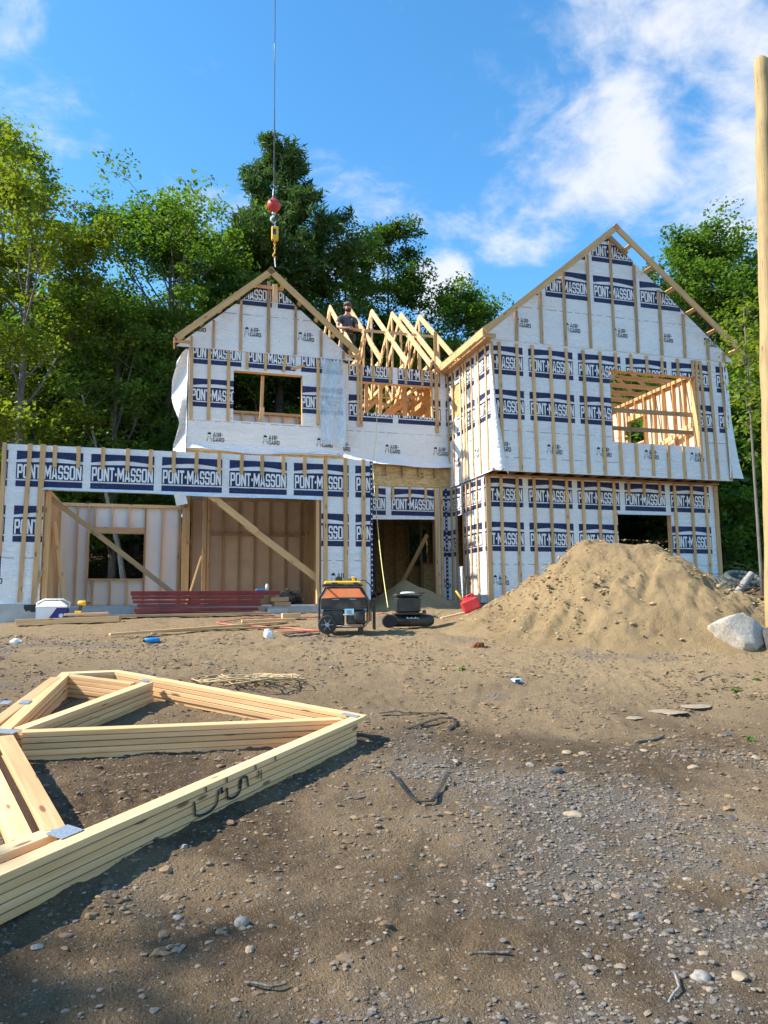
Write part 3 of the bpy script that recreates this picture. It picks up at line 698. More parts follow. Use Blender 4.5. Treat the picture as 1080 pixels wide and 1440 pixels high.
# garage interior
studwall('stud_wall', (0.02, 5.95), (2.95, 5.95), .1, 2.69, (0, -1, 0), .406, holes=[(.71, 2.02, .80, 1.94)])
studwall('stud_wall', (3.20, 5.95), (6.25, 5.95), .1, 2.95, (0, -1, 0), .406, mat=W_DARK, board=M['foam_shade'])  # right bay: shade toned into the boards and studs
studwall('stud_wall', (.02, .2), (.02, 5.85), .1, 2.69, (1, 0, 0), .406)
studwall('stud_wall', (3.08, 2.7), (3.08, 5.85), .1, 2.9, (-1, 0, 0), .406, mat=W_DARK) if 0 else None
beam('nailer', (3.7, 5.89, 1.95), (6.2, 5.89, 1.95), .05, .04, W_DARK, house)
bm('post', (3.06, 5.7, .1), (3.06, 5.7, 2.9), .19, .14, W_BAT); bm('post', (3.50, 5.2, .1), (3.50, 5.2, 2.9), .09, .09, W_BAT)
bm('post', (3.62, 5.6, .1), (3.62, 5.6, 2.9), .05, .09, W_NEW)
iw = Wall('wrapped_wall', (6.28, 5.9, 0), (0, -1, 0), (-1, 0, 0), [rect(0, .1, 5.7, 2.9)])
iw.row(2.80, .3, 0, 5.7); iw.row(1.83, .3, 0, 5.7); iw.marks(.68, .4, 0, 5.7)
for k in range(15): beam('stud', iw.P(.03+k*.406, .1, .047), iw.P(.03+k*.406, 2.9, .047), .038, .09, W_DARK, iw.o, up=(-1, 0, 0))
# long braces across the garage opening
beam('brace', (.47, .22, 2.07), (2.72, .30, .30), .038, .09, W_DARK, house, up=(0, 0, 1))
beam('brace', (3.32, .02, 2.12), (4.20, .12, 1.46), .04, .12, W_BAT, house); beam('brace', (4.0, .17, 1.60), (5.55, .20, .46), .04, .12, W_BAT, house)
for (a, bq, q) in (((.58, .5, .1), (.47, .9, 1.6), W_NEW), ((.82, .55, .1), (.55, .8, 1.65), W_NEW), ((.36, -.03, .14), (.50, -.02, .72), W_OLD)): beam('leaning_board', a, bq, .09, .035, q, house)
beam('leaning_board', (3.05, 4.2, .1), (3.42, 5.1, 1.3), .035, .14, W_BAT, house, up=(0, -1, 0))
# ---------------- left gable block
lw = Wall('wrapped_wall', (0, 2.4, 0), X1, Y1, hole(2.93, 6.42, 3.46, 5.755, 3.92, 5.47, 4.16, 5.31))
lw.row(6.035, 3.0, 2.93, 6.42); lw.row(5.065, 3.0, 2.93, 6.42); lw.marks(3.865, 3.36, 2.93, 6.42); lw.dashes(4.12, 2.93, 6.42)
for u in (3.01, 3.39, 3.81): lw.batten(u, 4.14, 5.74, lean=-.01)
lw.batten(5.83, 4.16, 5.72)
for u, ln in ((4.21, 0), (4.62, 0), (5.03, -.05)): lw.batten(u, 5.36, 5.74, lean=-ln, w=.062)
beam('batten', lw.P(5.20, 5.44, .02), lw.P(5.52, 5.55, .02), .06, .019, W_BAT, lw.o, up=lw.N)
opening(lw, 3.92, 5.47, 4.16, 5.31)
bm('post', (4.56, 2.62, 4.16), (4.60, 2.66, 5.31), .07, .04, W_NEW); bm('post', (4.555, 2.56, 4.12), (4.585, 2.58, 4.55), .09, .04, W_NEW)
b = MB(); b.box((2.95, 2.415, 2.9), (6.42, 2.44, 3.455)); b.build('rim_board', M['osb'], house)
skirt('loose_wrap_edge', (2.92, 2.4, 0), (6.43, 2.4, 0), 3.615, .21, .08, 4, 70, parent=lw.o, rows=8, amp=.06)
lg = Wall('wrapped_gable', (0, 2.39, 0), X1, Y1, [[(2.66, 5.76), (6.70, 5.76), (4.72, 7.47), (4.64, 7.47)]])
lg.row(7.492, 3.67, 2.8, 6.5); lg.marks(6.335, 2.92, 2.8, 6.5); lg.dashes(6.63, 3.3, 6.0)
def slope_top(x, pk, zp, sl): return zp-abs(x-pk)*sl
for u, w in ((2.99, .05), (3.46, .06), (4.06, .06), (4.68, .075), (5.30, .06), (5.90, .06), (6.43, .055)):
    lg.batten(u, 5.78, min(7.47, slope_top(u, 4.68, 7.50, .865)-.02), W_OLD, w=w)
def rakes(pk, zp, x0, z0, x1, z1, y, hgt, wally, n, back):
    for nm, a, bq in (('rake_board', (x0, y, z0), (pk, y, zp)), ('rake_board', (x1, y, z1), (pk, y, zp))):
        A = Vector(a); B = Vector(bq); d = (B-A).normalized(); up = Vector((-d.z, 0, d.x)); up = up if up.z > 0 else -up
        beam(nm, A-up*hgt/2, B-up*hgt/2+d*.02*(1 if nm else 0), .038, hgt, W_BAT, house, up=up)
        for k in range(n):
            t = (k+.35)/n*.97; q = A.lerp(B, t)-up*(.045)
            beam('lookout', (q.x, y+.02, q.z), (q.x, back, q.z-.0), .089, .038, W_BAT, house, up=up)
        beam('lookout', A+Vector((0, .02, -.10)), (A.x, back, A.z-.10), .038, .14, W_BAT, house)
rakes(4.68, 7.64, 2.62, 5.86, 6.74, 5.86, 2.0, .135, 2.4, 5, 2.385)
for x0, x1 in ((2.62, 2.95), (6.44, 6.74)): beam('soffit_block', (x0, 2.02, 5.74), (x1, 2.02, 5.74), .038, .06, W_BAT, house)
beam('batten', (4.80, 2.2, 7.34), (4.80, 2.2, 6.92), .10, .03, W_PALE, house, up=(0, -1, 0))
beam('rafter_tie', (4.40, 2.25, 7.28), (4.98, 2.25, 7.26), .03, .07, W_BAT, house)
# its left flank with torn wrap
sl = Wall('wrapped_wall', (2.93, 7.9, 0), (0, -1, 0), (-1, 0, 0), [rect(0, 3.46, 5.5, 5.75)])
sl.row(5.065, .2, 0, 5.5)
V = []; F = []; nz_, nx_ = 26, 5
for j in range(nz_+1):
    for i in range(nx_+1):
        z = 3.44+2.28*j/nz_; s = i/nx_; wv = float(vnoise(np.float64(z*2.6), np.float64(s*1.5))); 
        wd = .14+.16*float(vnoise(np.float64(z*2.1+3), np.float64(1.0)))
        V.append((2.915-wd*s*(.6+.6*wv), 2.44+.12*math.sin(z*5+s*2)+.35*s*wv, z-.25*s*s))
for j in range(nz_):
    for i in range(nx_): a = j*(nx_+1)+i; F.append((a, a+1, a+nx_+2, a+nx_+1))
npmesh('torn_wrap_flap', np.array(V), np.array(F), M['wrap'], house, smooth=True)
studwall('stud_wall', (3.0, 7.8), (6.4, 7.8), 3.39, 5.80, (0, -1, 0), .406, mat=W_NEW)
# ---------------- middle block
mw = Wall('wrapped_wall', (0, 2.62, 0), X1, Y1, hole(6.425, 9.13, 3.45, 5.755, 6.92, 8.72, 4.585, 5.345))
mw.row(5.985, 7.16-.61+.06, 6.42, 9.2); mw.row(5.015, 7.16-.61+.06, 6.42, 9.2); mw.marks(3.85, 6.27, 6.42, 9.2); mw.dashes(4.14, 6.42, 9.2)
for u, z0, z1, w in ((6.84, 4.24, 5.76, .06), (6.915, 4.24, 5.76, .06), (8.81, 4.2, 6.75, .09)): mw.batten(u, z0, z1, W_BAT, w=w)
for u in (7.21, 7.63, 8.03, 8.45, 8.68): mw.batten(u, 5.36, 5.75, w=.06)
opening(mw, 6.92, 8.72, 4.585, 5.345)
skirt('loose_wrap_edge', (6.425, 2.62, 0), (9.13, 2.62, 0), 3.62, .30, .14, 9, 50, parent=mw.o, rows=8, amp=.05)
b = MB(); b.box((6.44, 2.66, 2.87), (9.12, 2.70, 3.46)); b.build('rim_board', M['osb'], house)
b = MB()
for k, p in enumerate(word('TALL', 0, 0, .28, .06, {'L': .9})): b.poly([(8.46-q_[1], 2.655, 3.22-q_[0]) for q_ in p])
tl = [((8.40, 3.20), (8.41, 2.95))]
b.build('printed_mark', M['ink'], house)
ew = Wall('wrapped_wall', (0, 2.68, 0), X1, Y1, [rect(6.45, 2.10, 8.74, 2.865), rect(8.74, .1, 9.16, 2.865)])
ew.row(2.81, 7.65, 6.4, 9.16); ew.row(1.84, 7.65, 8.74, 9.16); ew.marks(.68, 8.74, 8.74, 9.2)
for u in (7.30, 7.69, 8.11, 8.51): ew.batten(u, 2.55, 2.86, w=.06)
for u, w in ((8.77, .085), (8.90, .06)): beam('post', ew.P(u, .1, .03), ew.P(u, 2.86, .03), w, .05, W_BAT, house, up=ew.N)
beam('post', (9.19, 2.6, .0), (9.19, 2.6, 3.0), .12, .09, W_BAT, house, up=(0, -1, 0))
b = MB(); b.box((9.0, 2.655, .15), (9.05, 2.675, 2.85)); cs = b.build('corner_strip', M['navy'], house)
b = MB()
for k in range(26): b.box((9.01, 2.6515, .2+k*.10), (9.04, 2.6545, .23+k*.10))
b.build('printed_mark', M['inkw'], cs)
skirt('loose_wrap_edge', (6.45, 2.68, 0), (8.76, 2.68, 0), 2.16, .10, .03, 12, 40, parent=ew.o)
bm('trimmer_stud', (8.745, 2.76, .15), (8.745, 2.76, 2.1), .038, .12, W_DARK); 
beam('brace', (8.62, 2.9, 1.75), (8.02, 3.6, .3), .04, .09, W_DARK, house)
studwall('stud_wall', (6.5, 7.9), (15.0, 7.9), .16, 2.9, (0, -1, 0), .406, mat=W_DARK, board=M['osb'], holes=[(3.3, 3.9, 1.3, 2.5), (6.9, 8.2, .3, 2.3), (1.2, 2.2, .9, 2.1)])
studwall('stud_wall', (9.2, 5.0), (11.6, 5.0), .16, 2.9, (0, -1, 0), .406, mat=W_DARK, board=M['osb'], holes=[(.0, .55, 1.2, 2.3)])
# roof trusses over the middle
def truss_part(pts_members, name='roof_truss', mat=W_PALE, up=None):
    root = None
    for nm, a, bq, h in pts_members:
        if root is None:
            root = beam(name, a, bq, .038, h, mat, house, up=(0, 0, 1)); inv_m = root.matrix_basis.inverted()
        else:
            o = beam(nm, a, bq, .038, h, mat, None, up=(0, 0, 1)); mw_ = o.matrix_basis.copy(); o.parent = root; o.matrix_local = inv_m @ mw_
    return root
for X in (6.76, 7.33, 7.96, 8.56, 8.82, 9.38):
    yf, yr, yb, ze, zr = 2.42, 5.40, 8.38, 5.80, 8.27
    f_ = lambda t: (X, yf+(yr-yf)*t, ze+(zr-ze)*t); k_ = lambda t: (X, yb+(yr-yb)*t, ze+(zr-ze)*t)
    mem = [('bottom_chord', (X, yf+.1, 5.80), (X, yb-.1, 5.80), .089), ('top_chord', (X, yf-.15, ze-.02), (X, yr, zr), .14), ('top_chord', (X, yb+.15, ze-.02), (X, yr, zr), .14),
           ('web', (X, yr, 5.84), (X, yr, zr-.08), .089), ('web', (X, 3.9, 5.84), f_(.5), .089), ('web', (X, yr-.05, 5.84), f_(.5), .089), ('web', (X, 6.9, 5.84), k_(.5), .089), ('web', (X, yr+.05, 5.84), k_(.5), .089)]
    truss_part(mem)
beam('lateral_brace', (6.95, 3.98, 7.14), (9.50, 4.0, 7.17), .019, .07, W_PALE, house)
beam('lateral_brace', (6.75, 5.6, 5.87), (9.6, 5.6, 5.87), .09, .019, W_PALE, house)
b = MB(); b.box((6.60, 3.45, 5.86), (9.3, 4.35, 5.90)); b.build('plank_walkway', W_NEW, house)
for a, bq, h, mt in (((6.98, 3.6, 4.55), (7.75, 3.7, 5.40), .09, W_PALE), ((7.45, 4.4, 4.5), (8.55, 4.5, 5.55), .09, W_PALE), ((7.65, 4.9, 4.6), (8.75, 5.0, 5.6), .14, W_PALE), ((8.3, 4.1, 4.4), (9.3, 4.3, 5.5), .19, W_NEW),
                     ((7.2, 3.2, 3.4), (7.2, 3.2, 5.75), .09, W_PALE), ((7.55, 3.3, 3.4), (7.6, 3.3, 5.75), .09, W_PALE), ((8.25, 3.4, 3.4), (8.25, 3.4, 5.75), .12, W_NEW), ((6.9, 3.9, 5.3), (8.1, 4.0, 5.2), .07, W_PALE)):
    beam('brace', a, bq, .038, h, mt, house, up=(0, 0, 1) if abs(Vector(a).x-Vector(bq).x) > .1 else (1, 0, 0))
for k in range(9): beam('sheathing_board', (9.09, 2.75, 4.45+k*.15), (9.09, 7.8, 4.45+k*.15), .025, .143, W_NEW, house)
# ---------------- right wing, upper wall and gable
rw = Wall('wrapped_wall', (0, .15, 0), X1, Y1, hole(9.12, 15.20, 2.86, 5.725, 12.05, 14.33, 3.63, 5.28))
rw.row(5.60, 10.04-1.22, 9.12, 15.2); rw.row(4.63, 10.04-1.22, 9.12, 15.2); rw.marks(3.485, 9.18-1.215, 9.12, 15.2); rw.dashes(3.74, 9.12, 15.2); rw.dashes(3.16, 9.2, 12.2)
for u in (9.20, 9.36, 9.78, 10.17, 10.58, 10.99, 11.41, 11.82): rw.batten(u, 2.88+rnd.uniform(-.02, .03), 5.68, lean=rnd.uniform(-.04, .0))
for u in (12.24, 12.64, 13.06, 13.47, 13.89): rw.batten(u, 2.88+rnd.uniform(-.02, .03), 3.62, lean=rnd.uniform(-.02, .01))
for u in (12.21, 12.62, 13.03, 13.44, 13.86, 14.27): rw.batten(u, 5.29, 5.69, lean=rnd.uniform(-.01, .01))
rw.batten(14.37, 2.88, 5.69, lean=.0); rw.batten(14.56, 2.88, 5.69, lean=-.08); rw.batten(14.80, 2.88, 5.69, lean=-.08); rw.batten(15.13, 2.9, 5.7, W_OLD, w=.05, lean=-.08); rw.batten(15.15, 2.88, 3.25, W_BAT)
opening(rw, 12.05, 14.33, 3.63, 5.28)
rg_ = Wall('wrapped_gable', (0, .14, 0), X1, Y1, [[(8.87, 5.73), (15.46, 5.73), (12.22, 8.44), (12.09, 8.44)]])
rg_.row(8.455, 11.72-1.22, 9.0, 15.3); rg_.row(7.478, 10.51, 9.0, 15.3); rg_.marks(6.27, 9.74-1.215, 9.0, 15.3); rg_.dashes(6.53, 9.9, 14.6)
for u in (9.77, 10.37, 10.96, 11.59, 12.20, 12.81, 13.45, 14.08, 14.72, 15.16): rg_.batten(u, 5.74, slope_top(u, 12.14, 8.42, .83)-.02 if u < 15 else 5.95, W_OLD, w=.07 if u != 12.2 else .06)
rakes(12.14, 8.57, 8.82, 5.80, 15.52, 5.80, -.25, .135, .15, 6, .13)
beam('rake_board', (12.62, .08, 8.07), (12.14, .08, 8.46), .038, .10, W_DARK, house)
for x0, x1 in ((8.82, 9.10), (15.22, 15.52)): beam('soffit_block', (x0, -.22, 5.66), (x1, -.22, 5.66), .038, .09, W_BAT, house)
beam('fascia_board', (8.83, -.22, 5.74), (8.83, 2.75, 5.74), .038, .16, W_BAT, house); beam('fascia_board', (9.05, -.15, 5.70), (9.05, 2.6, 5.70), .14, .03, W_NEW, house)
for k in range(6): beam('rafter_tail', (8.83, .15+k*.5, 5.80), (9.3, .15+k*.5, 6.16), .038, .10, W_BAT, house)
beam('brace', (9.2, .4, 5.70), (9.2, 2.6, 5.70), .14, .038, W_NEW, house)
# cantilevered lower edge, ledger and the flared corner of the wrap
beam('ledger', (9.16, .63, 2.855), (15.18, .63, 2.855), .09, .03, W_BAT, house); beam('rim_board', (9.14, .19, 2.99), (15.18, .19, 2.99), .038, .235, W_NEW, house)
V = []; F = []; nz_, nx_ = 22, 6
for j in range(nz_+1):
    for i in range(nx_+1):
        t = j/nz_; z = 5.62-2.72*t; s = i/nx_; wv = float(vnoise(np.float64(z*2.1), np.float64(s*1.5)))
        V.append((9.095+s*(.03+.34*t**1.6), .115-.10*math.sin(s*3.1)*(.3+t)-.02*wv, z-.10*s*t+.04*math.sin(s*9+z*3)*t))
for j in range(nz_):
    for i in range(nx_): a = j*(nx_+1)+i; F.append((a, a+1, a+nx_+2, a+nx_+1))
npmesh('loose_wrap_corner', np.array(V), np.array(F), M['wrap'], house, smooth=True)
V = []; F = []
for j in range(nz_+1):
    for i in range(nx_+1):
        t = j/nz_; z = 5.60-2.68*t; s = i/nx_; wv = float(vnoise(np.float64(z*2.1+9), np.float64(s*1.5)))
        V.append((15.10+s*(.20+.24*t**3+.03*wv), .12+.10*s-.03*wv, z+.02*s))
for j in range(nz_):
    for i in range(nx_): a = j*(nx_+1)+i; F.append((a, a+1, a+nx_+2, a+nx_+1))
npmesh('loose_wrap_corner', np.array(V), np.array(F), M['wrap'], house, smooth=True)
# left flank of the right wing
su = Wall('wrapped_wall', (9.115, 2.62, 0), (0, -1, 0), (-1, 0, 0), hole(0, 2.47, 2.86, 5.72, .36, .82, 4.50, 5.28))
su.row(5.60, .55, 0, 2.47); su.row(4.63, .55, 0, 2.47); su.marks(3.485, 1.55, 0, 2.47); su.dashes(3.74, 0, 2.47)
for u in (.05, .34, .84, 1.03, 1.18, 1.50, 1.90, 2.30): su.batten(u, 2.9, 5.65, W_PALE if u > .8 else W_BAT, w=.06)
b = MB(); b.box((9.135, 1.78, 4.48), (9.155, 2.28, 5.30)); b.build('sheathing_board', M['osb'], house)
sl_ = Wall('wrapped_wall', (9.16, 2.66, 0), (0, -1, 0), (-1, 0, 0), hole(0, 1.98, .1, 2.855, .36, .74, .95, 2.15))
sl_.row(2.80, .72, 0, 1.98); sl_.row(1.84, .72, 0, 1.98); sl_.marks(.70, .8, 0, 1.98)
for u in (.08, .34, .78, .98, 1.22, 1.60): sl_.batten(u, .12, 2.84, W_BAT, w=.055)
# lower front wall
lo = Wall('wrapped_wall', (0, .68, 0), X1, Y1, hole(9.17, 15.16, -.1, 2.84, 12.43, 13.86, -.1, 2.11))
lo.row(2.803, 10.205-1.22, 9.16, 15.2); lo.row(1.836, 10.205-1.22, 9.16, 15.2); lo.marks(.68, 9.30, 9.16, 15.2); lo.dashes(.92, 9.16, 15.2)
for u in (9.24, 9.54, 9.94, 10.34, 10.75, 11.15, 11.56, 11.96, 12.35, 13.99, 14.45, 14.86, 15.13): lo.batten(u, .1, 2.83, w=.11 if u < 9.3 or u > 15 else .07, lean=rnd.uniform(-.02, .01))
for u in (12.75, 13.16, 13.58): lo.batten(u, 2.50, 2.83)
opening(lo, 12.43, 13.86, -.1, 2.11, sill=False)
skirt('loose_wrap_edge', (12.42, .68, 0), (13.88, .68, 0), 2.15, .10, .03, 17, 30, parent=lo.o)
# inside the upper room: lit right wall, rails, trusses overhead
studwall('stud_wall', (14.98, .95), (14.98, 7.6), 3.15, 5.70, (-1, 0, 0), .406, mat=W_NEW, board=M['warmboard'], holes=[(2.1, 2.85, 4.45, 5.12)])
bm('header', (14.90, .32, 5.55), (14.90, 1.0, 5.55), .09, .25); bm('post', (14.93, .40, 3.2), (14.93, .40, 5.5), .09, .09); bm('post', (14.45, .32, 3.2), (14.33, .32, 5.25), .06, .06)
beam('guard_rail', (11.95, .33, 4.41), (14.45, .33, 4.43), .038, .10, W_DARK, house); beam('guard_rail', (11.95, .33, 3.99), (14.45, .33, 4.0), .038, .09, W_DARK, house)
beam('brace', (14.88, 2.3, 4.15), (14.88, .9, 4.42), .038, .12, W_PALE, house); beam('brace', (12.06, .5, 3.9), (12.5, .9, 4.35), .038, .09, W_NEW, house)
for i in range(11):
    y = .78+i*.61; z = 5.775
    if i == 0: y += .05
    mem = [('bottom_chord', (8.95, y, z), (15.35, y, z), .11), ('top_chord', (8.85, y, 5.82), (12.14, y, 8.50), .09), ('top_chord', (15.43, y, 5.82), (12.14, y, 8.50), .09),
           ('web', (12.14, y, z), (12.14, y, 8.4), .07), ('web', (11.0, y, z), (10.6, y, 7.2), .07), ('web', (13.3, y, z), (13.7, y, 7.2), .07)]
    tr_ = truss_part(mem, mat=W_BAT); inv_m = tr_.matrix_basis.inverted()
    for xq in (11.0, 12.14, 13.3):
        bq = MB(); bq.box((xq-.09, y-.022, z-.05), (xq+.09, y-.0195, z+.05)); o = bq.build('nail_plate', M['plate'], None); o.parent = tr_; o.matrix_local = inv_m
# ------------------------------------------------------------------ trees
def leafmat(name, c0, c1, c2, trans=.38):
    m = NT(name); t = m.attr('tint'); c = m.ramp(t, [(0, c0), (.5, c1), (1, c2)])
    c = m.mix(1.0, c, m.mix(m.objrand(), (.9, .9, .9), (1.1, 1.08, 1.05)), 'MULTIPLY')
    m.col(c); m.rough(.5); m.b.inputs['Specular IOR Level'].default_value = .35
    tl = m.N('ShaderNodeBsdfTranslucent'); c2_ = m.mix(1.0, c, (1.35, 1.45, .55), 'MULTIPLY'); m.L(c2_, tl.inputs[0])
    mx_ = m.N('ShaderNodeMixShader'); mx_.inputs[0].default_value = trans; m.L(m.b.outputs[0], mx_.inputs[1]); m.L(tl.outputs[0], mx_.inputs[2]); m.L(mx_.outputs[0], m.out.inputs[0])
    return m.mat
L_YEL = leafmat('yellowing maple leaves', (.10, .15, .016), (.175, .225, .025), (.30, .285, .035), .48)
L_GRN = leafmat('green ash leaves', (.068, .130, .020), (.112, .200, .032), (.18, .26, .05), .48)
L_MID = leafmat('mid green leaves', (.055, .110, .016), (.098, .175, .026), (.17, .23, .04), .45)
L_DRK = leafmat('dark woodland leaves', (.060, .122, .021), (.10, .185, .032), (.16, .23, .044), .48)
L_PIN = leafmat('pine needles', (.042, .09, .023), (.074, .14, .038), (.13, .18, .05), .30)
L_RED = leafmat('leaves turning at the top', (.045, .09, .016), (.08, .14, .022), (.20, .07, .035), .40)
def barkmat(name, a, c):
    m = NT(name); n = m.noise(m.co('Object', (9, 9, 1.6)), 2.2, 6, .65); m.col(m.mix(m.rng(n, .35, .68), a, c)); m.rough(.92); m.bump(n, .9, .03); return m.mat
B_GREY = barkmat('grey bark', (.085, .072, .058), (.20, .18, .155)); B_DARK = barkmat('dark bark', (.035, .027, .02), (.10, .08, .06)); B_PALE = barkmat('pale birch bark', (.20, .18, .155), (.42, .40, .36))
def leaves_from(cent, sz, rs, up=.55, asp=.62, long=False, out=None):
    n = len(cent); nrm = rs.randn(n, 3)*.8; nrm[:, 2] = np.abs(nrm[:, 2])+up; nrm /= np.linalg.norm(nrm, axis=1)[:, None]
    d = rs.randn(n, 3) if out is None else out+rs.randn(n, 3)*.45
    d -= nrm*(d*nrm).sum(1)[:, None]; d /= np.linalg.norm(d, axis=1)[:, None]+1e-9; s = np.cross(nrm, d)
    L = sz*(.65+.7*rs.rand(n)); w = L*asp
    a = cent-d*L[:, None]*.5; c = cent+d*L[:, None]*.5; m_ = cent-d*L[:, None]*.05+nrm*(L*.06)[:, None]
    b1 = m_+s*w[:, None]*.5; b2 = m_-s*w[:, None]*.5
    V = np.stack([a, b1, c, b2], 1).reshape(-1, 3); F = np.arange(4*n).reshape(-1, 4); return V, F
def tree(name, label, cat, loc, H, cb, prof, nleaf, lsz, lmat, bmat, seed, tr=.16, lean=(0, 0), group=None, nl=20, el=(25, 60), clump=.5, flat=.6, tintf=None, fork=0, nsub=6, wobk=1.):
    rs = np.random.RandomState(seed); root = thing(name, label, cat, loc, 0, group)
    k = 9; t = np.linspace(0, 1, k); wob = np.cumsum(rs.randn(k, 2)*.012*H, 0)*.5*wobk
    tp = np.stack([lean[0]*t**1.3+wob[:, 0], lean[1]*t**1.3+wob[:, 1], t*H*.96-.15], 1)
    b = MB(); b.tube([Vector(p) for p in tp], [tr*(1-.9*q)+.012 for q in t], 7)
    at = lambda q: np.array([np.interp(q, t, tp[:, i]) for i in range(3)])
    tips = []; tw = []
    ang = rs.rand()*6
    for i in range(nl):
        q = cb+(.97-cb)*((i+.5)/nl)**.9; ang += 2.4+rs.randn()*.4; p = at(q); r = prof((q-cb)/(1-cb))*(.75+.5*rs.rand()); e = R(rs.uniform(*el)); 
        d = np.array([math.cos(ang)*math.cos(e), math.sin(ang)*math.cos(e), math.sin(e)])
        L = min(r/max(.35, math.cos(e)), max(.35, (H-p[2])/(math.sin(e)+.12))); pts = [p]
        for s in range(1, 5):
            d = d+rs.randn(3)*.10+np.array([0, 0, .05]); d /= np.linalg.norm(d); pts.append(pts[-1]+d*L/4)
        r0 = max(.012, tr*(1-.85*q)*.5); b.tube([Vector(x) for x in pts], [r0*(1-.2*s) for s in range(5)], 5, cap=False)
        for j in range(nsub):
            s = rs.uniform(.35, 1.0)*4; i0 = min(3, int(s)); base = pts[i0]+(pts[i0+1]-pts[i0])*(s-i0); dd = d*.5+rs.randn(3)*.75; dd[2] = abs(dd[2])*.6+.05; dd /= np.linalg.norm(dd); l2 = L*rs.uniform(.22, .5)
            m_ = base+dd*l2*.5+rs.randn(3)*.06; e_ = base+dd*l2; b.tube([Vector(base), Vector(m_), Vector(e_)], [r0*.4, r0*.25, .006], 3, cap=False)
            tips += [e_, m_]; tw += [1.2, .8]
        tips.append(pts[-1]); tw.append(1.3); tips.append(pts[3]); tw.append(.8)
    tips.append(at(1.0)); tw.append(1.0)
    b.build('trunk', bmat, root, smooth=True)
    tips = np.array(tips); tw = np.array(tw)*(.5+rs.rand(len(tips))); tw /= tw.sum()
    n = nleaf; ci = rs.choice(len(tips), n, p=tw); cr = clump*(.6+.9*rs.rand(len(tips)))
    off = rs.randn(n, 3); off /= (np.linalg.norm(off, axis=1)[:, None]+1e-6); off *= (rs.rand(n)**.45)[:, None]*cr[ci][:, None]; off[:, 2] *= flat
    cent = tips[ci]+off
    V, F = leaves_from(cent, np.full(n, lsz), rs)
    tint = np.clip(.35+.3*(rs.rand(len(tips))-.5)[ci]+.35*(rs.rand(n)-.5)+.12*(cent[:, 2]/H), 0, 1)
    if tintf: tint = np.clip(tintf(tint, cent, rs), 0, 1)
    npmesh('crown', V, F, lmat, root, {'tint': ('FACE', tint)})
    return root
def pine(name, label, loc, H, cb, prof, ntuft, seed, tr=.22, lmat=None, group=None, sz=.30):
    rs = np.random.RandomState(seed); root = thing(name, label, 'tree', loc, 0, group); b = MB()
    b.tube([Vector((.02*H*math.sin(q*4)*.2, 0, q*H-.15)) for q in np.linspace(0, 1, 8)], [tr*(1-.93*q)+.01 for q in np.linspace(0, 1, 8)], 8)
    C_ = []; D_ = []; q = cb; ang = 0
    while q < .985:
        r = prof((q-cb)/(1-cb)); nb = rs.randint(4, 7); ang += rs.rand()
        for i in range(nb):
            a = ang+i*6.283/nb+rs.randn()*.25; rr_ = r*(.65+.6*rs.rand()); up = .10+.55*(q-cb)/(1-cb)+rs.randn()*.08
            d = np.array([math.cos(a), math.sin(a), up]); d /= np.linalg.norm(d); p0 = np.array([0, 0, q*H]); pts = [p0+d*rr_*s+np.array([0, 0, .18*rr_*s*s-.1*rr_*s]) for s in (0, .35, .7, 1.)]
            b.tube([Vector(x) for x in pts], [max(.012, tr*.28*(1-q)), .022, .014, .006], 4, cap=False)
            m = max(5, int(16*rr_))
            for s in rs.uniform(.28, 1.02, m):
                base = p0+d*rr_*s+np.array([0, 0, .18*rr_*s*s-.1*rr_*s])
                sd = np.cross(d, [0, 0, 1.]); base = base+sd*rs.randn()*.22*rr_*(1.15-s*.6)+np.array([0, 0, rs.rand()*.16]); C_.append(base); D_.append(d*.7+np.array([0, 0, .5])+rs.randn(3)*.3)
        q += rs.uniform(.028, .05)
    b.build('trunk', B_DARK, root, smooth=True)
    C_ = np.array(C_); D_ = np.array(D_); n = ntuft*len(C_); ci = np.repeat(np.arange(len(C_)), ntuft)
    dirs = D_[ci]+rs.randn(n, 3)*.75; dirs /= np.linalg.norm(dirs, axis=1)[:, None]; cent = C_[ci]+dirs*sz*.5+rs.randn(n, 3)*.10
    V, F = leaves_from(cent, np.full(n, sz), rs, up=.2, asp=.19, out=dirs)
    tint = np.clip(.4+.5*(rs.rand(len(C_))-.5)[ci]+.3*(rs.rand(n)-.5), 0, 1)
    npmesh('crown', V, F, lmat or L_PIN, root, {'tint': ('FACE', tint)}); return root
def at_site(lat, dep, dz=-.05): x, y = site(lat, dep); return (x, y, Gf(x, y)+dz)
oval = lambda R_, p=.45, lo=.35: (lambda t: R_*max(.12, (lo+(1-lo)*min(1, t/p)) if t < p else math.sqrt(max(.02, 1-((t-p)/(1-p))**2.2))))
def top(lat, dep, z): return z-at_site(lat, dep)[2]
def T(lat, dep, ztop): return at_site(lat, dep), top(lat, dep, ztop)
loc, H = T(-13.0, 24, 16.4); tree('maple_tree', 'tall thin maple at the left edge with sparse yellow-green leaves', 'tree', loc, H, .30, oval(1.5), 15000, 0.136, L_YEL, B_GREY, 1, .15)
loc, H = T(-9.9, 21.0, 11.9); tree('maple_tree', 'yellowing maple behind the left end of the garage', 'tree', loc, H, .22, oval(2.7, .4), 29750, 0.132, L_YEL, B_GREY, 2, .17, nl=26, clump=.5)
loc, H = T(-8.4, 23.2, 9.9); tree('maple_tree', 'low yellow-green maple with bright lower boughs beside the yellowing maple', 'tree', loc, H, .12, oval(2.3, .45), 22750, 0.132, L_MID, B_GREY, 3, .13, nl=24, clump=.5)
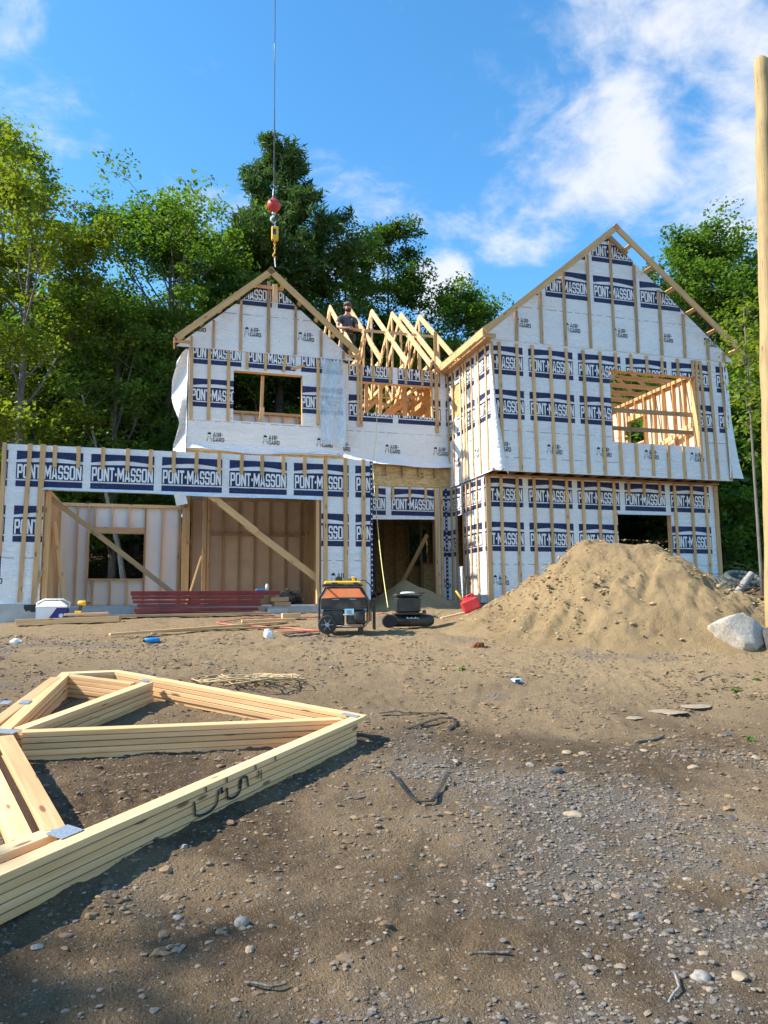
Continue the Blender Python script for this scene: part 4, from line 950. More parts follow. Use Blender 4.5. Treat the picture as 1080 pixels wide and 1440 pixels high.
loc, H = T(-7.3, 25.5, 13.7); tree('ash_tree', 'broad tall green ash with forked grey limbs behind the garage', 'tree', loc, H, .30, oval(3.3, .5, .3), 45500, 0.136, L_GRN, B_GREY, 4, .20, nl=34, el=(40, 68), clump=.55, nsub=5)
loc, H = T(-4.9, 28.5, 14.2); tree('ash_tree', 'darker green tree between the broad ash and the tall pine', 'tree', loc, H, .2, oval(2.2, .45), 26250, 0.144, L_DRK, B_GREY, 5, .16, nl=26, clump=.55)
loc, H = T(-4.05, 28.5, 18.4); pine('pine_tree', 'tall dark pine rising behind the left gable', loc, H, .40, lambda t: 4.1*(1-t)**.6*(.6+.4*min(1, t*4))*(.80+.30*math.sin(t*17)), 20, 6, .25, sz=.36)
loc, H = T(-1.7, 30.5, 15.6); tree('oak_tree', 'airy dark-leaved tree just right of the tall pine', 'tree', loc, H, .34, oval(2.2, .5, .5), 13000, 0.144, L_MID, B_DARK, 7, .13, nl=22, el=(10, 45), clump=.46)
loc, H = T(.75, 31.5, 16.9); tree('maple_tree', 'narrow maple turning red at its tip between the two gables', 'tree', loc, H, .42, oval(1.55, .45, .5), 22750, 0.136, L_RED, B_DARK, 8, .12, nl=22, el=(30, 65), clump=.42, tintf=lambda t, c, rs: t*.55+.75*ss(13.4, 16.3, c[:, 2])*rs.rand(len(t)))
loc, H = T(3.35, 33, 14.0); tree('beech_tree', 'rounded bright green tree between the middle roof and the right wing', 'tree', loc, H, .30, oval(2.3, .5, .6), 29750, 0.136, L_GRN, B_GREY, 9, .15, nl=26, clump=.52)
loc, H = T(1.4, 30, 10.6); tree('birch_tree', 'low sunlit green tree behind the middle trusses', 'tree', loc, H, .2, oval(1.8), 15750, 0.136, L_YEL, B_GREY, 10, .1, nl=18, clump=.5)
loc, H = T(10.9, 25, 12.5); tree('ash_tree', 'tall green ash rising behind the right slope of the big gable', 'tree', loc, H, .25, oval(1.9, .42, .4), 33250, 0.132, L_GRN, B_GREY, 11, .16, nl=30, el=(35, 65), clump=.48)
loc, H = T(12.3, 23, 10.2); tree('maple_tree', 'dense green maple behind the wooden pole', 'tree', loc, H, .15, oval(2.2), 22750, 0.132, L_MID, B_GREY, 12, .15, nl=24, clump=.5)
loc, H = T(10.9, 20.4, 7.4); tree('maple_tree', 'young yellow-green maple lit by sun beside the right wing', 'tree', loc, H, .24, oval(.85, .5, .5), 13125, 0.112, L_YEL, B_PALE, 13, .05, nl=22, clump=.36)
loc, H = T(7.05, 14.3, 6.2); tree('sapling', 'slim grey-barked sapling standing close right of the house corner', 'tree', loc, H, .55, oval(.30, .5, .5), 600, 0.104, L_YEL, B_GREY, 14, .024, lean=(.05, 0), nl=10, clump=.3, wobk=.05)
loc, H = T(-7.5, 22.3, 7.2); tree('dead_tree', 'thin grey leaning trunk in front of the woods behind the garage', 'tree', loc, H, .78, oval(.9, .5, .5), 900, .15, L_MID, B_PALE, 15, .085, lean=(-1.5, .2), nl=8, clump=.4)
# the woods behind, tree by tree: four grown kinds and their copies
kinds = []
for i, (lm, H, cb, rr_) in enumerate(((L_DRK, 11, .18, 2.3), (L_MID, 10.5, .15, 2.1), (L_DRK, 12, .35, 2.5))):
    kinds.append(tree('woodland_tree', 'leafy tree among many in the dark woods behind the house', 'tree', (0, 0, 0), H, cb, oval(rr_, .5, .5), 6500, .26, lm, B_DARK, 30+i, .14, nl=22, clump=.62, group='trees of the woods behind the house'))
kinds.append(pine('woodland_pine', 'dark pine among the woods behind the house', (0, 0, 0), 11.5, .2, lambda t: 2.3*(1-t)**.7+.15, 12, 35, .15, group='pines of the woods behind the house', sz=.36))
rs = np.random.RandomState(77); first = [True]*4; cnt = 0
spots = []
for _ in range(4000):
    dep = rs.uniform(25, 44); px = rs.uniform(-140, 1230); lat = (px-540)*dep/1070
    if any((lat-a)**2+(dep-c)**2 < 2.0**2 for a, c in spots): continue
    lim = .44 if px < 400 else .34 if px < 500 else (.30 if px < 905 else .46)
    spots.append((lat, dep))
    k_ = rs.choice(4, p=[.36, .26, .22, .16]); o = kinds[k_]
    if not first[k_]: o = dup(kinds[k_])
    first[k_] = False
    loc = at_site(lat, dep); H0 = (11, 10.5, 12, 11.5)[k_]; want = lim*dep*rs.uniform(.72, 1.0)-loc[2]; s = max(.25, want/H0)
    zone = 'left of the garage end' if px < 60 else 'behind the garage' if px < 260 else 'behind the left gable' if px < 480 else 'behind the middle trusses' if px < 690 else 'behind the right wing' if px < 960 else 'beyond the right corner of the house'
    o['label'] = ('broad dark leafy tree of the woods ', 'mid-green bushy tree of the woods ', 'high-crowned dark tree of the woods ', 'dark pine of the woods ')[k_]+zone
    o.location = loc; o.scale = (max(.6, s)*rs.uniform(.9, 1.15),)*2+(s,); o.rotation_euler = (0, 0, rs.rand()*6.28); cnt += 1
    if cnt >= 88: break
# undergrowth: a young-tree kind standing at the wood's edge
und = tree('young_tree', 'low leafy young tree in the undergrowth at the edge of the woods', 'tree', (0, 0, 0), 3.6, .05, oval(1.3, .5, .6), 2600, .20, L_DRK, B_DARK, 41, .04, nl=16, clump=.5, group='young trees at the edge of the woods')
f0 = True; cnt = 0
for _ in range(900):
    dep = rs.uniform(19.5, 26); px = rs.uniform(-60, 1160); lat = (px-540)*dep/1070; x, y = site(lat, dep)
    if -1.2 < x < 16.4 and y < 9.2: continue
    if 90 < px < 210 and dep < 25: continue
    o = und if f0 else dup(und); f0 = False
    o['label'] = 'low leafy young tree in the undergrowth '+('left of the garage' if px < 60 else 'behind the garage' if px < 480 else 'behind the house' if px < 960 else 'right of the house')
    s = rs.uniform(.6, 1.25); o.location = at_site(lat, dep); o.scale = (s, s, s*rs.uniform(.8, 1.3)); o.rotation_euler = (0, 0, rs.rand()*6.28); cnt += 1
    if cnt >= 34: break
# a tree just off to the left of the drive shades the near ground
loc, H = T(-15.4, -.6, 12.0); tree('maple_tree', 'leafy maple at the left of the drive shading the near ground', 'tree', loc, H, .62, oval(1.6, .5, .6), 11000, .2, L_MID, B_GREY, 51, .2, nl=22, clump=.6)
# ------------------------------------------------------------------ roof trusses stacked flat on the ground
def tz(lat, dep): return -1.491+.101*dep-.065*lat
TUP = Vector((*(Vector((.065*.95943-.101*.28194, -.065*.28194-.101*.95943))), 1)).normalized()
def TP(lat, dep, drop=0): x, y = site(lat, dep); return Vector((x, y, tz(lat, dep)-drop))
def off_(a, bq, d):
    ux, uy = bq[0]-a[0], bq[1]-a[1]; L = math.hypot(ux, uy); nx, ny = -uy/L*d, ux/L*d
    return (a[0]+nx, a[1]+ny), (bq[0]+nx, bq[1]+ny)
MEM = [('chord', *off_((-2.10, 2.128), (-.168, 6.227), .0445), .089), ('chord', *off_((-2.604, 7.524), (-.150, 6.283), -.0445), .089),
       ('web', *off_((-2.47, 5.325), (-.36, 6.165), -.030), .080), ('web', *off_((-2.545, 5.36), (-2.185, 7.09), -.030), .085),
       ('chord', *off_((-2.745, 5.24), (-3.03, 7.02), -.045), .089), ('chord', *off_((-2.545, 5.30), (-2.945, 7.272), .045), .089),
       ('chord', *off_((-3.02, 7.275), (-2.60, 7.52), -.045), .089), ('web', *off_((-2.93, 7.22), (-2.256, 7.031), -.045), .085),
       ('chord', *off_((-2.475, 5.19), (-1.515, 3.76), -.05), .10), ('chord', *off_((-2.23, 2.33), (-1.53, 3.70), .045), .089)]
PL = [((-2.56, 5.245), .17, .10, -.05), ((-.285, 6.222), .15, .075, -.45), ((-1.50, 3.70), .13, .11, 1.13), ((-2.19, 7.08), .10, .09, 1.35), ((-2.80, 6.05), .12, .07, 1.75), ((-2.93, 6.0), .12, .07, 1.75)]
LAB = ['topmost pale roof truss of the flat stack with grey nail plates on show', 'second roof truss from the top of the flat stack marked in black', 'middle roof truss of the flat stack of five',
       'roof truss second from the bottom of the flat stack', 'lowest roof truss of the flat stack resting on the dirt']
rt = random.Random(4); stack = []
for k in range(5):
    drop = k*.0402; c0 = TP(-1.9, 5.3, drop+.019)
    t = thing('roof_truss', LAB[k], 'roof truss', c0, 0, 'roof trusses stacked in the foreground')
    jl, jd = (0, 0) if k == 0 else (rt.uniform(-.012, .012), rt.uniform(-.012, .012))
    for i, (nm, a, bq, w) in enumerate(MEM):
        if k and i == 9: continue
        e0 = e1 = 0
        if k and i in (0, 1): e1 = -.12+rt.uniform(-.03, .02)
        d = Vector((bq[0]-a[0], bq[1]-a[1])).normalized()
        if i == 0: jl0, jd0 = 0, 0
        else: jl0, jd0 = jl, jd
        a2 = (a[0]+jl0+rt.uniform(-.004, .004), a[1]+jd0+rt.uniform(-.004, .004)); b2 = (bq[0]+jl0+d.x*e1, bq[1]+jd0+d.y*e1)
        if k in (1, 2) and i == 8: a2 = (a2[0]-.16, a2[1]-.02); b2 = (b2[0]-.14, b2[1]-.02)
        dz = .0015*(i % 4) if k == 0 else .001*(i % 3)      # pressed plates leave the members a hair apart
        beam(nm, TP(*a2, drop+.019+dz)-c0, TP(*b2, drop+.019+dz)-c0, w, .0350, W_NEW if (i+k) % 3 else W_PALE, t, up=TUP, ch=.0022)
    if k == 0:
        for (q, L_, w_, an) in PL:
            pb = MB(); pb.box((-L_/2, -w_/2, 0), (L_/2, w_/2, .0018)); o = pb.build('nail_plate', M['plate'], t)
            dx = Vector((math.cos(an)*.95943+math.sin(an)*.28194, -math.cos(an)*.28194+math.sin(an)*.95943, 0)); dx -= TUP*dx.dot(TUP); dx.normalize(); dy = TUP.cross(dx)
            p = TP(*q, -.0022)-c0; o.matrix_local = Matrix(((dx.x, dy.x, TUP.x, p.x), (dx.y, dy.y, TUP.y, p.y), (dx.z, dy.z, TUP.z, p.z), (0, 0, 0, 1)))
    stack.append((t, c0))
# black marker strokes across the edges of the stacked boards
A0 = Vector((-1.572, 3.249)); DIR = Vector((1.404, 2.978)).normalized()
def edge(s, drop):
    q = A0+DIR*s; p = TP(q.x, q.y, drop); n = Vector((DIR.y, -DIR.x)); n3 = Vector((n.x*.95943+n.y*.28194, -n.x*.28194+n.y*.95943, 0)); return p+n3*.009
def stroke(pts, w=.011, par=None):
    b = MB(); pts = [Vector(p) for p in pts]
    for i in range(len(pts)-1):
        d = (pts[i+1]-pts[i]).normalized(); nn = Vector((-d.y, d.x))*w/2; c0 = par[1]
        q = [pts[i]-nn, pts[i+1]-nn, pts[i+1]+nn, pts[i]+nn]; b.poly([edge(a.x, a.y)-c0 for a in q])
    return b.build('marker_stroke', M['ink'], par[0])
U_ = lambda s0, s1, d0, d1: [(s0, d0), (s0+.01, d0+(d1-d0)*.6)]+[((s0+s1)/2-(s1-s0)/2*math.cos(a), d0+(d1-d0)*.6+(d1-d0)*.4*math.sin(a)) for a in np.linspace(.3, 2.8, 7)]+[(s1, d0+(d1-d0)*.6), (s1+.01, d0-.005)]
for s in (1.30, 1.49, 1.78, 2.0): stroke([(s, .004), (s+.003, .034)], .012, stack[0])
stroke(U_(1.20, 1.405, .055, .15), .014, stack[1]); stroke([(1.44, .045), (1.45, .082)], .022, stack[1]); stroke(U_(1.49, 1.625, .06, .135), .016, stack[1])
stroke([(1.615, .10), (1.62, .05), (1.65, .042), (1.69, .05), (1.705, .11)], .015, stack[1]); stroke([(1.81, .045), (1.815, .07), (1.80, .09)], .011, stack[1]); stroke([(1.84, .05), (1.845, .105)], .010, stack[1])

# ------------------------------------------------------------------ crane hook
def lift(px, py, dep): 
    v = sdir(px, py); k = v.x*.28194+v.y*.95943; return CAM+v*(dep/k)
cb0 = lift(385, 289, 16.2)
t = thing('crane_hook', 'red crane headache ball with hook hanging on a long steel cable', 'crane hook', cb0)
b = MB(); r0 = .155
b.lathe((0, 0, 0), (0, 0, 1), [(-.165, .035), (-.15, .07)]+[(r0*math.sin(a), r0*math.cos(a)) for a in np.linspace(-1.1, 1.1, 13)]+[(.15, .07), (.17, .03)], 24); b.build('ball', M['ballred'], t, smooth=True)
b = MB()
for sx in (-1, 1): b.lathe((sx*.085, -.118, .05), (sx*.5, -.8, .3), [(0, .026), (.016, .026), (.017, .001)], 10)
b.build('bolt_recess', M['black'], t)
b = MB(); b.tube([(0, 0, .16), (0, 0, .24), (0, 0, .40)], [.035, .04, .02], 10); b.tube([(-.02, 0, .30), (.03, 0, .42)], .016, 8); b.build('wedge_socket', M['darksteel'], t)
b = MB(); b.tube([(0, 0, .36)]+[(-.012*z/6-.0015*z*z/12, 0, z) for z in np.linspace(1, 9, 8)], .011, 6); b.build('cable', M['darksteel'], t)
b = MB(); b.tube([(.02, 0, .3), (.035, 0, .8), (.012, 0, 1.6), (-.02, 0, 4)], .005, 4); b.build('safety_line', M['darksteel'], t)
b = MB(); b.tube([(0, 0, -.16), (0, 0, -.23)], [.045, .04], 10); b.tube([(.0, 0, -.22), (.0, 0, -.26), (-.045, 0, -.30), (-.06, 0, -.35), (-.03, 0, -.40), (.02, 0, -.405), (.052, 0, -.37), (.058, 0, -.335)], [.026, .026, .026, .027, .026, .023, .017, .006], 8); b.build('hook', M['steel'], t, smooth=True)
yb = cb0+Vector((.03, -.0, -.66))
t = thing('lifting_block', 'yellow lifting block hooked under the red crane ball above the left gable', 'lifting block', yb)
b = MB(); b.cbox((-.075, -.05, -.17), (.075, .05, .15), .012); b.build('housing', M['yellow'], t)
b = MB(); b.box((-.055, -.054, -.05), (.02, -.0505, .08)); b.build('label_plate', M['black'], t)
b = MB(); b.tube([(0, 0, .14), (0, 0, .22), (-.02, 0, .26)], .016, 8); b.build('eye', M['steel'], t)
for k in range(5):
    b = MB(); zc = -.19-.055*k; ex = (1, 0) if k % 2 else (0, 1)
    b.tube([(ex[0]*.022*math.cos(a), ex[1]*.022*math.cos(a), zc+.038*math.sin(a)) for a in np.linspace(0, 6.283, 9)], .009, 5, cap=False); b.build('chain_link', M['yellow'], t)
b = MB(); b.tube([(0, 0, -.44), (.0, 0, -.47), (-.03, 0, -.50), (-.035, 0, -.54), (0, 0, -.57), (.035, 0, -.545)], [.018, .018, .018, .018, .015, .006], 7); b.build('hook', M['yellow'], t)
zend = 7.60-yb.z
b = MB(); b.tube([(0, 0, -.555), (.008, 0, (-.555+zend)/2), (.05-.03, .0, zend)], .014, 6); b.build('sling', M['white'], t)

# ------------------------------------------------------------------ worker standing on the walkway behind the gable
def skin(name, mat, parent, verts, edges, sub=2, root=0):
    me = bpy.data.meshes.new(name); me.from_pydata([v[0] for v in verts], edges, []); me.materials.append(mat)
    o = link(name, me); mo = o.modifiers.new('s', 'SKIN'); sb = o.modifiers.new('u', 'SUBSURF'); sb.levels = sb.render_levels = sub
    for i, v in enumerate(verts):
        r_ = v[1] if isinstance(v[1], tuple) else (v[1], v[1]); me.skin_vertices[0].data[i].radius = r_
        me.skin_vertices[0].data[i].use_root = (i == root)
    dg = bpy.context.evaluated_depsgraph_get(); dg.update(); nm = bpy.data.meshes.new_from_object(o.evaluated_get(dg)); bpy.data.objects.remove(o)
    nm.polygons.foreach_set('use_smooth', [True]*len(nm.polygons)); nm.materials.clear(); nm.materials.append(mat); nm.name = name
    return link(name, nm, parent)
wl = Vector((6.86, 3.75, 5.905))
pt = thing('person', 'bearded worker in dark grey t-shirt and cap standing behind the left gable', 'person', wl, R(4))
SK = simple('tanned skin', (.42, .22, .14), .5, var=.08); SH = simple('dark grey t-shirt cloth', (.060, .066, .078), .85, var=.25, scale=14, bump=.2); TR = simple('dark work trousers', (.022, .024, .026), .85, var=.3, bump=.2); CAPM = simple('camouflage cap cloth', (.13, .115, .085), .85, var=.45, scale=26); HAIR = simple('dark brown hair', (.022, .014, .010), .7)
B = [((0, 0, .98), (.10, .075)), ((0, 0, 1.15), (.10, .07)), ((0, .01, 1.33), (.11, .07)), ((0, 0, 1.46), (.085, .06)), ((0, -.02, 1.54), (.058, .058)), ((0, -.04, 1.64), (.072, .085)), ((0, -.045, 1.74), (.078, .092)), ((0, -.035, 1.80), (.055, .065))]
E_ = [(0, 1), (1, 2), (2, 3), (3, 4), (4, 5), (5, 6), (6, 7)]
def add(p, r, par): B.append((p, r)); E_.append((par, len(B)-1)); return len(B)-1
for s in (-1, 1):
    sh = add((s*.19, 0, 1.42), .062, 3); el_ = add((s*.27, -.02, 1.16), .045, sh); mid = add((s*.19, -.14, 1.10), .042, el_); wr = add((s*.075, -.24, 1.08), .028, mid); pa = add((s*.03, -.27, 1.07), (.034, .020), wr)
    for q in range(4): f1 = add((s*(.005-.012), -.30+.004*q, 1.095-.019*q), .0095, pa); add((s*-.022, -.285+.004*q, 1.085-.019*q), .008, f1)
    th = add((s*.04, -.285, 1.105), .010, pa); add((s*.02, -.30, 1.115), .009, th)
    hp = add((s*.10, 0, .90), .092, 0); kn = add((s*.115, -.03, .50), .062, hp); an = add((s*.12, .01, .09), .042, kn); add((s*.135, -.14, .035), (.04, .03), an)
skin('body', SK, pt, B, E_)
S_ = [((0, 0, .97), (.150, .118)), ((0, 0, 1.15), (.152, .118)), ((0, -.01, 1.33), (.172, .122)), ((0, 0, 1.445), (.118, .094)), ((0, -.005, 1.495), (.075, .07))]; SE = [(0, 1), (1, 2), (2, 3), (3, 4)]
for s in (-1, 1): S_ += [((s*.195, 0, 1.42), .078), ((s*.245, -.005, 1.26), .070)]; n_ = len(S_); SE += [(3, n_-2), (n_-2, n_-1)]
skin('shirt', SH, pt, S_, SE)
T_ = [((0, 0, 1.0), (.15, .115)), ((0, 0, .92), (.14, .115))]; TE = [(0, 1)]
for s in (-1, 1): T_ += [((s*.10, 0, .84), .105), ((s*.115, -.03, .50), .080), ((s*.12, .01, .10), .066)]; n_ = len(T_); TE += [(1, n_-3), (n_-3, n_-2), (n_-2, n_-1)]
skin('trousers', TR, pt, T_, TE)
b = MB(); b.lathe((0, -.035, 1.745), (0, .1, 1), [(0, .108), (.03, .107), (.07, .092), (.10, .058), (.113, .01)], 18); b.poly([(.085*math.cos(a), -.035-.085*math.sin(a)-(.085*max(0, math.sin(a))), 1.742-.02*math.sin(a)) for a in np.linspace(.05, 3.09, 10)]); b.build('cap', CAPM, pt, smooth=True)
b = MB(); b.lathe((0, -.065, 1.60), (0, -.15, 1), [(-.035, .02), (-.02, .060), (.02, .078), (.05, .074), (.06, .05)], 14); b.build('beard', HAIR, pt, smooth=True)
b = MB(); b.tube([(0, -.128, 1.715), (0, -.148, 1.68), (0, -.130, 1.665)], [.010, .016, .012], 8); b.build('nose', SK, pt, smooth=True)
for s in (-1, 1):
    b = MB(); b.lathe((s*.033, -.124, 1.712), (0, -1, 0), [(-.006, .012), (.0, .013), (.006, .006)], 8); b.build('eye', HAIR, pt, smooth=True)
    b = MB(); b.tube([(s*.080, -.03, 1.72), (s*.092, -.025, 1.69), (s*.083, -.03, 1.66)], [.012, .017, .010], 7); b.build('ear', SK, pt, smooth=True)
b = MB(); b.tube([(.155*math.cos(a), .118*math.sin(a), .985) for a in np.linspace(0, 6.283, 20)], .022, 6, cap=False); b.cbox((-.20, -.10, .80), (-.13, .02, 1.0), .01); b.cbox((.12, -.11, .82), (.19, .0, 1.0), .01); b.build('tool_belt', simple('brown leather', (.09, .05, .028), .7), pt)
b = MB(); b.poly([(.05, -.136, 1.36), (.095, -.128, 1.36), (.08, -.129, 1.385)]); b.build('shirt_logo', M['white'], pt)

# ------------------------------------------------------------------ generator, charger, compressor
def place(lat, dep, dz=0): x, y = site(lat, dep); return Vector((x, y, Gf(x, y)+dz))
CA = math.atan2(-.28194, .95943)      # heading that squares a thing to the view down the drive
t = thing('generator', 'black portable generator with orange tank on two wheels', 'generator', place(-.60, 11.35, .005), CA+R(4))
def pipe(b, pts, r=.014): b.tube(pts, r, 7)
b = MB()
for y in (-.24, .24): pipe(b, [(-.36, y, .10), (-.37, y, .16), (-.37, y, .50), (-.29, y, .66), (-.26, y, .675), (.22, y, .675), (.25, y, .66), (.35, y, .48), (.36, y, .2), (.28, y, .10), (-.36, y, .10)])
for x, z in ((-.26, .675), (.22, .675), (-.36, .10), (.28, .10), (-.37, .45), (.355, .45)): pipe(b, [(x, -.24, z), (x, .24, z)])
b.build('frame', M['blackmetal'], t, smooth=True)
b = MB(); b.hexa([(-.33, -.22, .515), (.31, -.22, .515), (.31, .22, .515), (-.33, .22, .515), (-.24, -.16, .655), (.21, -.16, .655), (.21, .16, .655), (-.24, .16, .655)]); b.build('fuel_tank', M['orange'], t)
b = MB(); b.cbox((-.34, -.232, .36), (.32, .2, .513), .012); b.build('control_panel', M['black'], t)
b = MB(); b.box((-.16, -.236, .375), (.24, -.233, .47)); b.build('panel_inset', M['blackmetal'], t)
for x in (-.13, .12):
    b = MB(); b.box((x-.045, -.2362, .492), (x+.05, -.2332, .504)); b.build('panel_badge', M['greyink'], t)
b = MB(); b.cbox((-.33, -.19, .12), (.0, .19, .355), .02); b.build('alternator', M['black'], t)
b = MB(); b.cbox((.03, -.2, .13), (.30, .18, .355), .025); 
for k in range(6): b.box((.04, -.206, .15+k*.022), (.16, -.201, .160+k*.022))
b.build('engine', M['blackmetal'], t)
b = MB(); b.lathe((.20, -.2, .24), (0, -1, 0), [(0, .085), (.03, .08), (.045, .06), (.046, .01)], 18); b.build('recoil_starter', M['black'], t, smooth=True)
b = MB(); b.box((.0, -.243, .29), (.135, -.239, .362)); b.build('label', M['paleblue'], t)
b = MB()
for k in range(3): b.box((.03, -.2445, .335-.018*k), (.10, -.2432, .341-.018*k))
b.build('printed_mark', M['navy'], t)
b = MB(); b.cbox((-.02, -.236, .268), (.155, -.21, .286), .004); b.build('air_filter', M['silver'], t)
b = MB(); b.cbox((.33, -.16, .18), (.40, .12, .30), .01); b.build('muffler_guard', M['orange'], t)
for y in (-.285, .285):
    b = MB(); b.lathe((-.25, y-.03, .135), (0, 1, 0), [(0, .09), (0, .125), (.012, .135), (.048, .135), (.06, .125), (.06, .09)], 26); w_ = b.build('wheel', M['rubber'], t, angle=40)
    b = MB(); b.lathe((-.25, y-.026, .135), (0, 1, 0), [(0, .09), (.05, .09)], 22); b.lathe((-.25, y-.036, .135), (0, 1, 0), [(0, .03), (.02, .034)], 12)
    for k in range(6): a = k*math.pi/3; b.beam((-.25+.03*math.cos(a), y-.031, .135+.03*math.sin(a)), (-.25+.088*math.cos(a), y-.031, .135+.088*math.sin(a)), .006, .02, up=(0, 1, 0))
    b.build('rim', M['greyink'], w_)
for y in (-.2, .2):
    b = MB(); b.cbox((.21, y-.03, .0), (.27, y+.03, .10), .006); b.build('foot', M['rubber'], t)
b = MB(); pipe(b, [(.37, -.2, .47), (.44, -.2, .52), (.44, -.2, .05)], .012); pipe(b, [(.37, .2, .47), (.44, .2, .52), (.44, .2, .05)], .012); pipe(b, [(.44, -.2, .5), (.44, .2, .5)], .014); b.build('handle', M['blackmetal'], t)
gl = t.location.copy()
t = thing('charger_case', 'yellow and black tool charging case lying on the generator', 'charger', gl+Vector((0, 0, .694)), CA+R(6))
b = MB(); b.cbox((-.30, -.14, .015), (.25, .14, .075), .02); b.build('case', M['yellow'], t)
b = MB(); b.cbox((-.33, -.15, -.004), (.27, .15, .03), .012)
for x in (-.15, .16): b.cbox((x-.04, -.156, .0), (x+.04, -.138, .055), .006)
b.build('bumper', M['black'], t)
b = MB(); b.cbox((-.13, -.06, .076), (-.03, .05, .135), .008); b.build('battery', M['black'], t)
b = MB(); b.cbox((.11, -.06, .076), (.16, .06, .14), .008); b.build('battery', M['yellow'], t)
b = MB(); b.cbox((.085, -.05, .076), (.108, .05, .12), .004); b.cbox((.162, -.05, .076), (.185, .05, .12), .004); b.build('battery_clip', M['black'], t)
b = MB(); b.tube([(.2, 0, .08), (.3, .02, .09), (.38, .05, .03), (.46, .08, -.10), (.52, .1, -.2)], .008, 6); b.build('cord', M['black'], t)

t = thing('air_compressor', 'black engine-driven air compressor with silver cap and long tank', 'air compressor', place(.38, 12.05, .0), CA+R(7)); t.scale = (.95, .95, .86)
b = MB(); b.lathe((-.40, 0, .13), (1, 0, 0), [(0, .03), (.02, .075), (.06, .10), (.12, .112), (.70, .112), (.76, .10), (.80, .07), (.815, .02)], 22); b.build('tank', M['black'], t, smooth=True)
b = MB(); b.cbox((-.26, -.16, .235), (.20, .16, .265), .006); b.build('engine_plate', M['blackmetal'], t)
b = MB(); b.cbox((-.22, -.15, .268), (.17, .15, .56), .03)
for k in range(7): b.box((-.232, -.162, .30+k*.034), (.182, .162, .312+k*.034))
b.build('engine', M['blackmetal'], t)
b = MB(); b.cbox((-.25, -.17, .562), (.20, .17, .612), .018); b.build('shroud', M['black'], t)
b = MB(); b.lathe((-.02, -.01, .613), (0, 0, 1), [(0, .13), (.02, .125), (.035, .10), (.04, .02)], 20); b.build('cap', M['silver'], t, smooth=True)
b = MB(); b.cbox((.13, -.08, .613), (.26, .08, .638), .008); b.build('fuel_cap', M['black'], t)
b = MB(); b.lathe((.25, -.03, .245), (0, 0, 1), [(0, .03), (.06, .03), (.075, .012)], 10); b.build('regulator', M['darksteel'], t)
b = MB(); b.lathe((-.36, -.26, .125), (0, 1, 0), [(0, .07), (0, .11), (.012, .122), (.055, .122), (.068, .11), (.068, .07)], 24); w_ = b.build('wheel', M['rubber'], t, angle=40)
b = MB(); b.lathe((-.36, -.255, .125), (0, 1, 0), [(0, .07), (.055, .07)], 18); b.build('rim', M['orange'], w_)
b = MB(); b.tube([(.32, -.1, .13), (.40, -.11, .2), (.46, -.12, .18)], .013, 7); b.tube([(.28, 0, .02), (.28, 0, .06)], .04, 8); b.build('handle', M['blackmetal'], t)
b = MB()
for k in range(9):
    x = -.06+k*.023; b.box((x, -.1195, .165), (x+.016, -.1165, .165+.014*(1+(k % 3 == 0))))
lp = b.build('lettering', M['white'], t); lp['kind'] = 'stuff'
b = MB(); b.tube([(-.30, .0, .22), (-.38, -.1, .25), (-.47, -.12, .27), (-.55, -.1, .25)], .011, 6); b.build('hose_fitting', M['orange'], t)
# ------------------------------------------------------------------ things lying about
def surf(lat, dep):
    x, y = site(lat, dep); return float(G(x, y)+max(0.0, float(moundh(np.float64(lat), np.float64(dep)))-.05))
def at(lat, dep, dz=0): x, y = site(lat, dep); return Vector((x, y, surf(lat, dep)+dz))
# wooden pole at the right edge
pb0 = CAM+sdir(1091, 850)*(10.7/(sdir(1091, 850).x*.28194+sdir(1091, 850).y*.95943)); pt0 = CAM+sdir(1070.5, 86)*(10.7/(sdir(1070.5, 86).x*.28194+sdir(1070.5, 86).y*.95943))
dirp = (pt0-pb0).normalized(); foot = pb0-dirp*1.0
t = thing('utility_pole', 'tall bare wooden pole at the right edge of the site', 'pole', foot)
b = MB(); L = (pt0-foot).length; n = 40
b.tube([dirp*(L*i/n)+Vector((.006*math.sin(i*.9), .006*math.cos(i*1.3), 0)) for i in range(n+1)]+[dirp*(L+.012)], [.142-.040*i/n+.0015*math.sin(i*2.1) for i in range(n+1)]+[.088], 22)
m = NT('peeled pole timber'); g1 = m.noise(m.co('Object', (14, 14, .55)), 2.2, 6, .65, .4); g2 = m.noise(m.co('Object', (2, 2, 1.2)), 2.2, 4); kn = m.vor(m.co('Object', (5, 5, 1.7)), 1.0)
c = m.mix(m.rng(g1, .3, .7), (.30, .205, .085), (.47, .34, .155)); c = m.mix(m.rng(g2, .45, .75, 0, .5), c, (.20, .15, .08)); c = m.mix(m.rng(kn, .05, .12, .85, 0), c, (.07, .04, .02)); ck_ = m.noise(m.co('Object', (30, 30, .5)), 1.6, 4, .6, .2); c = m.mix(m.rng(ck_, .66, .71, 0, .8), c, (.06, .04, .022)); m.col(c); m.rough(.8); m.bump(m.math('SUBTRACT', g1, m.rng(ck_, .66, .71, 0, .8)), .6, .012)
b.build('shaft', m.mat, t, smooth=True, angle=50)
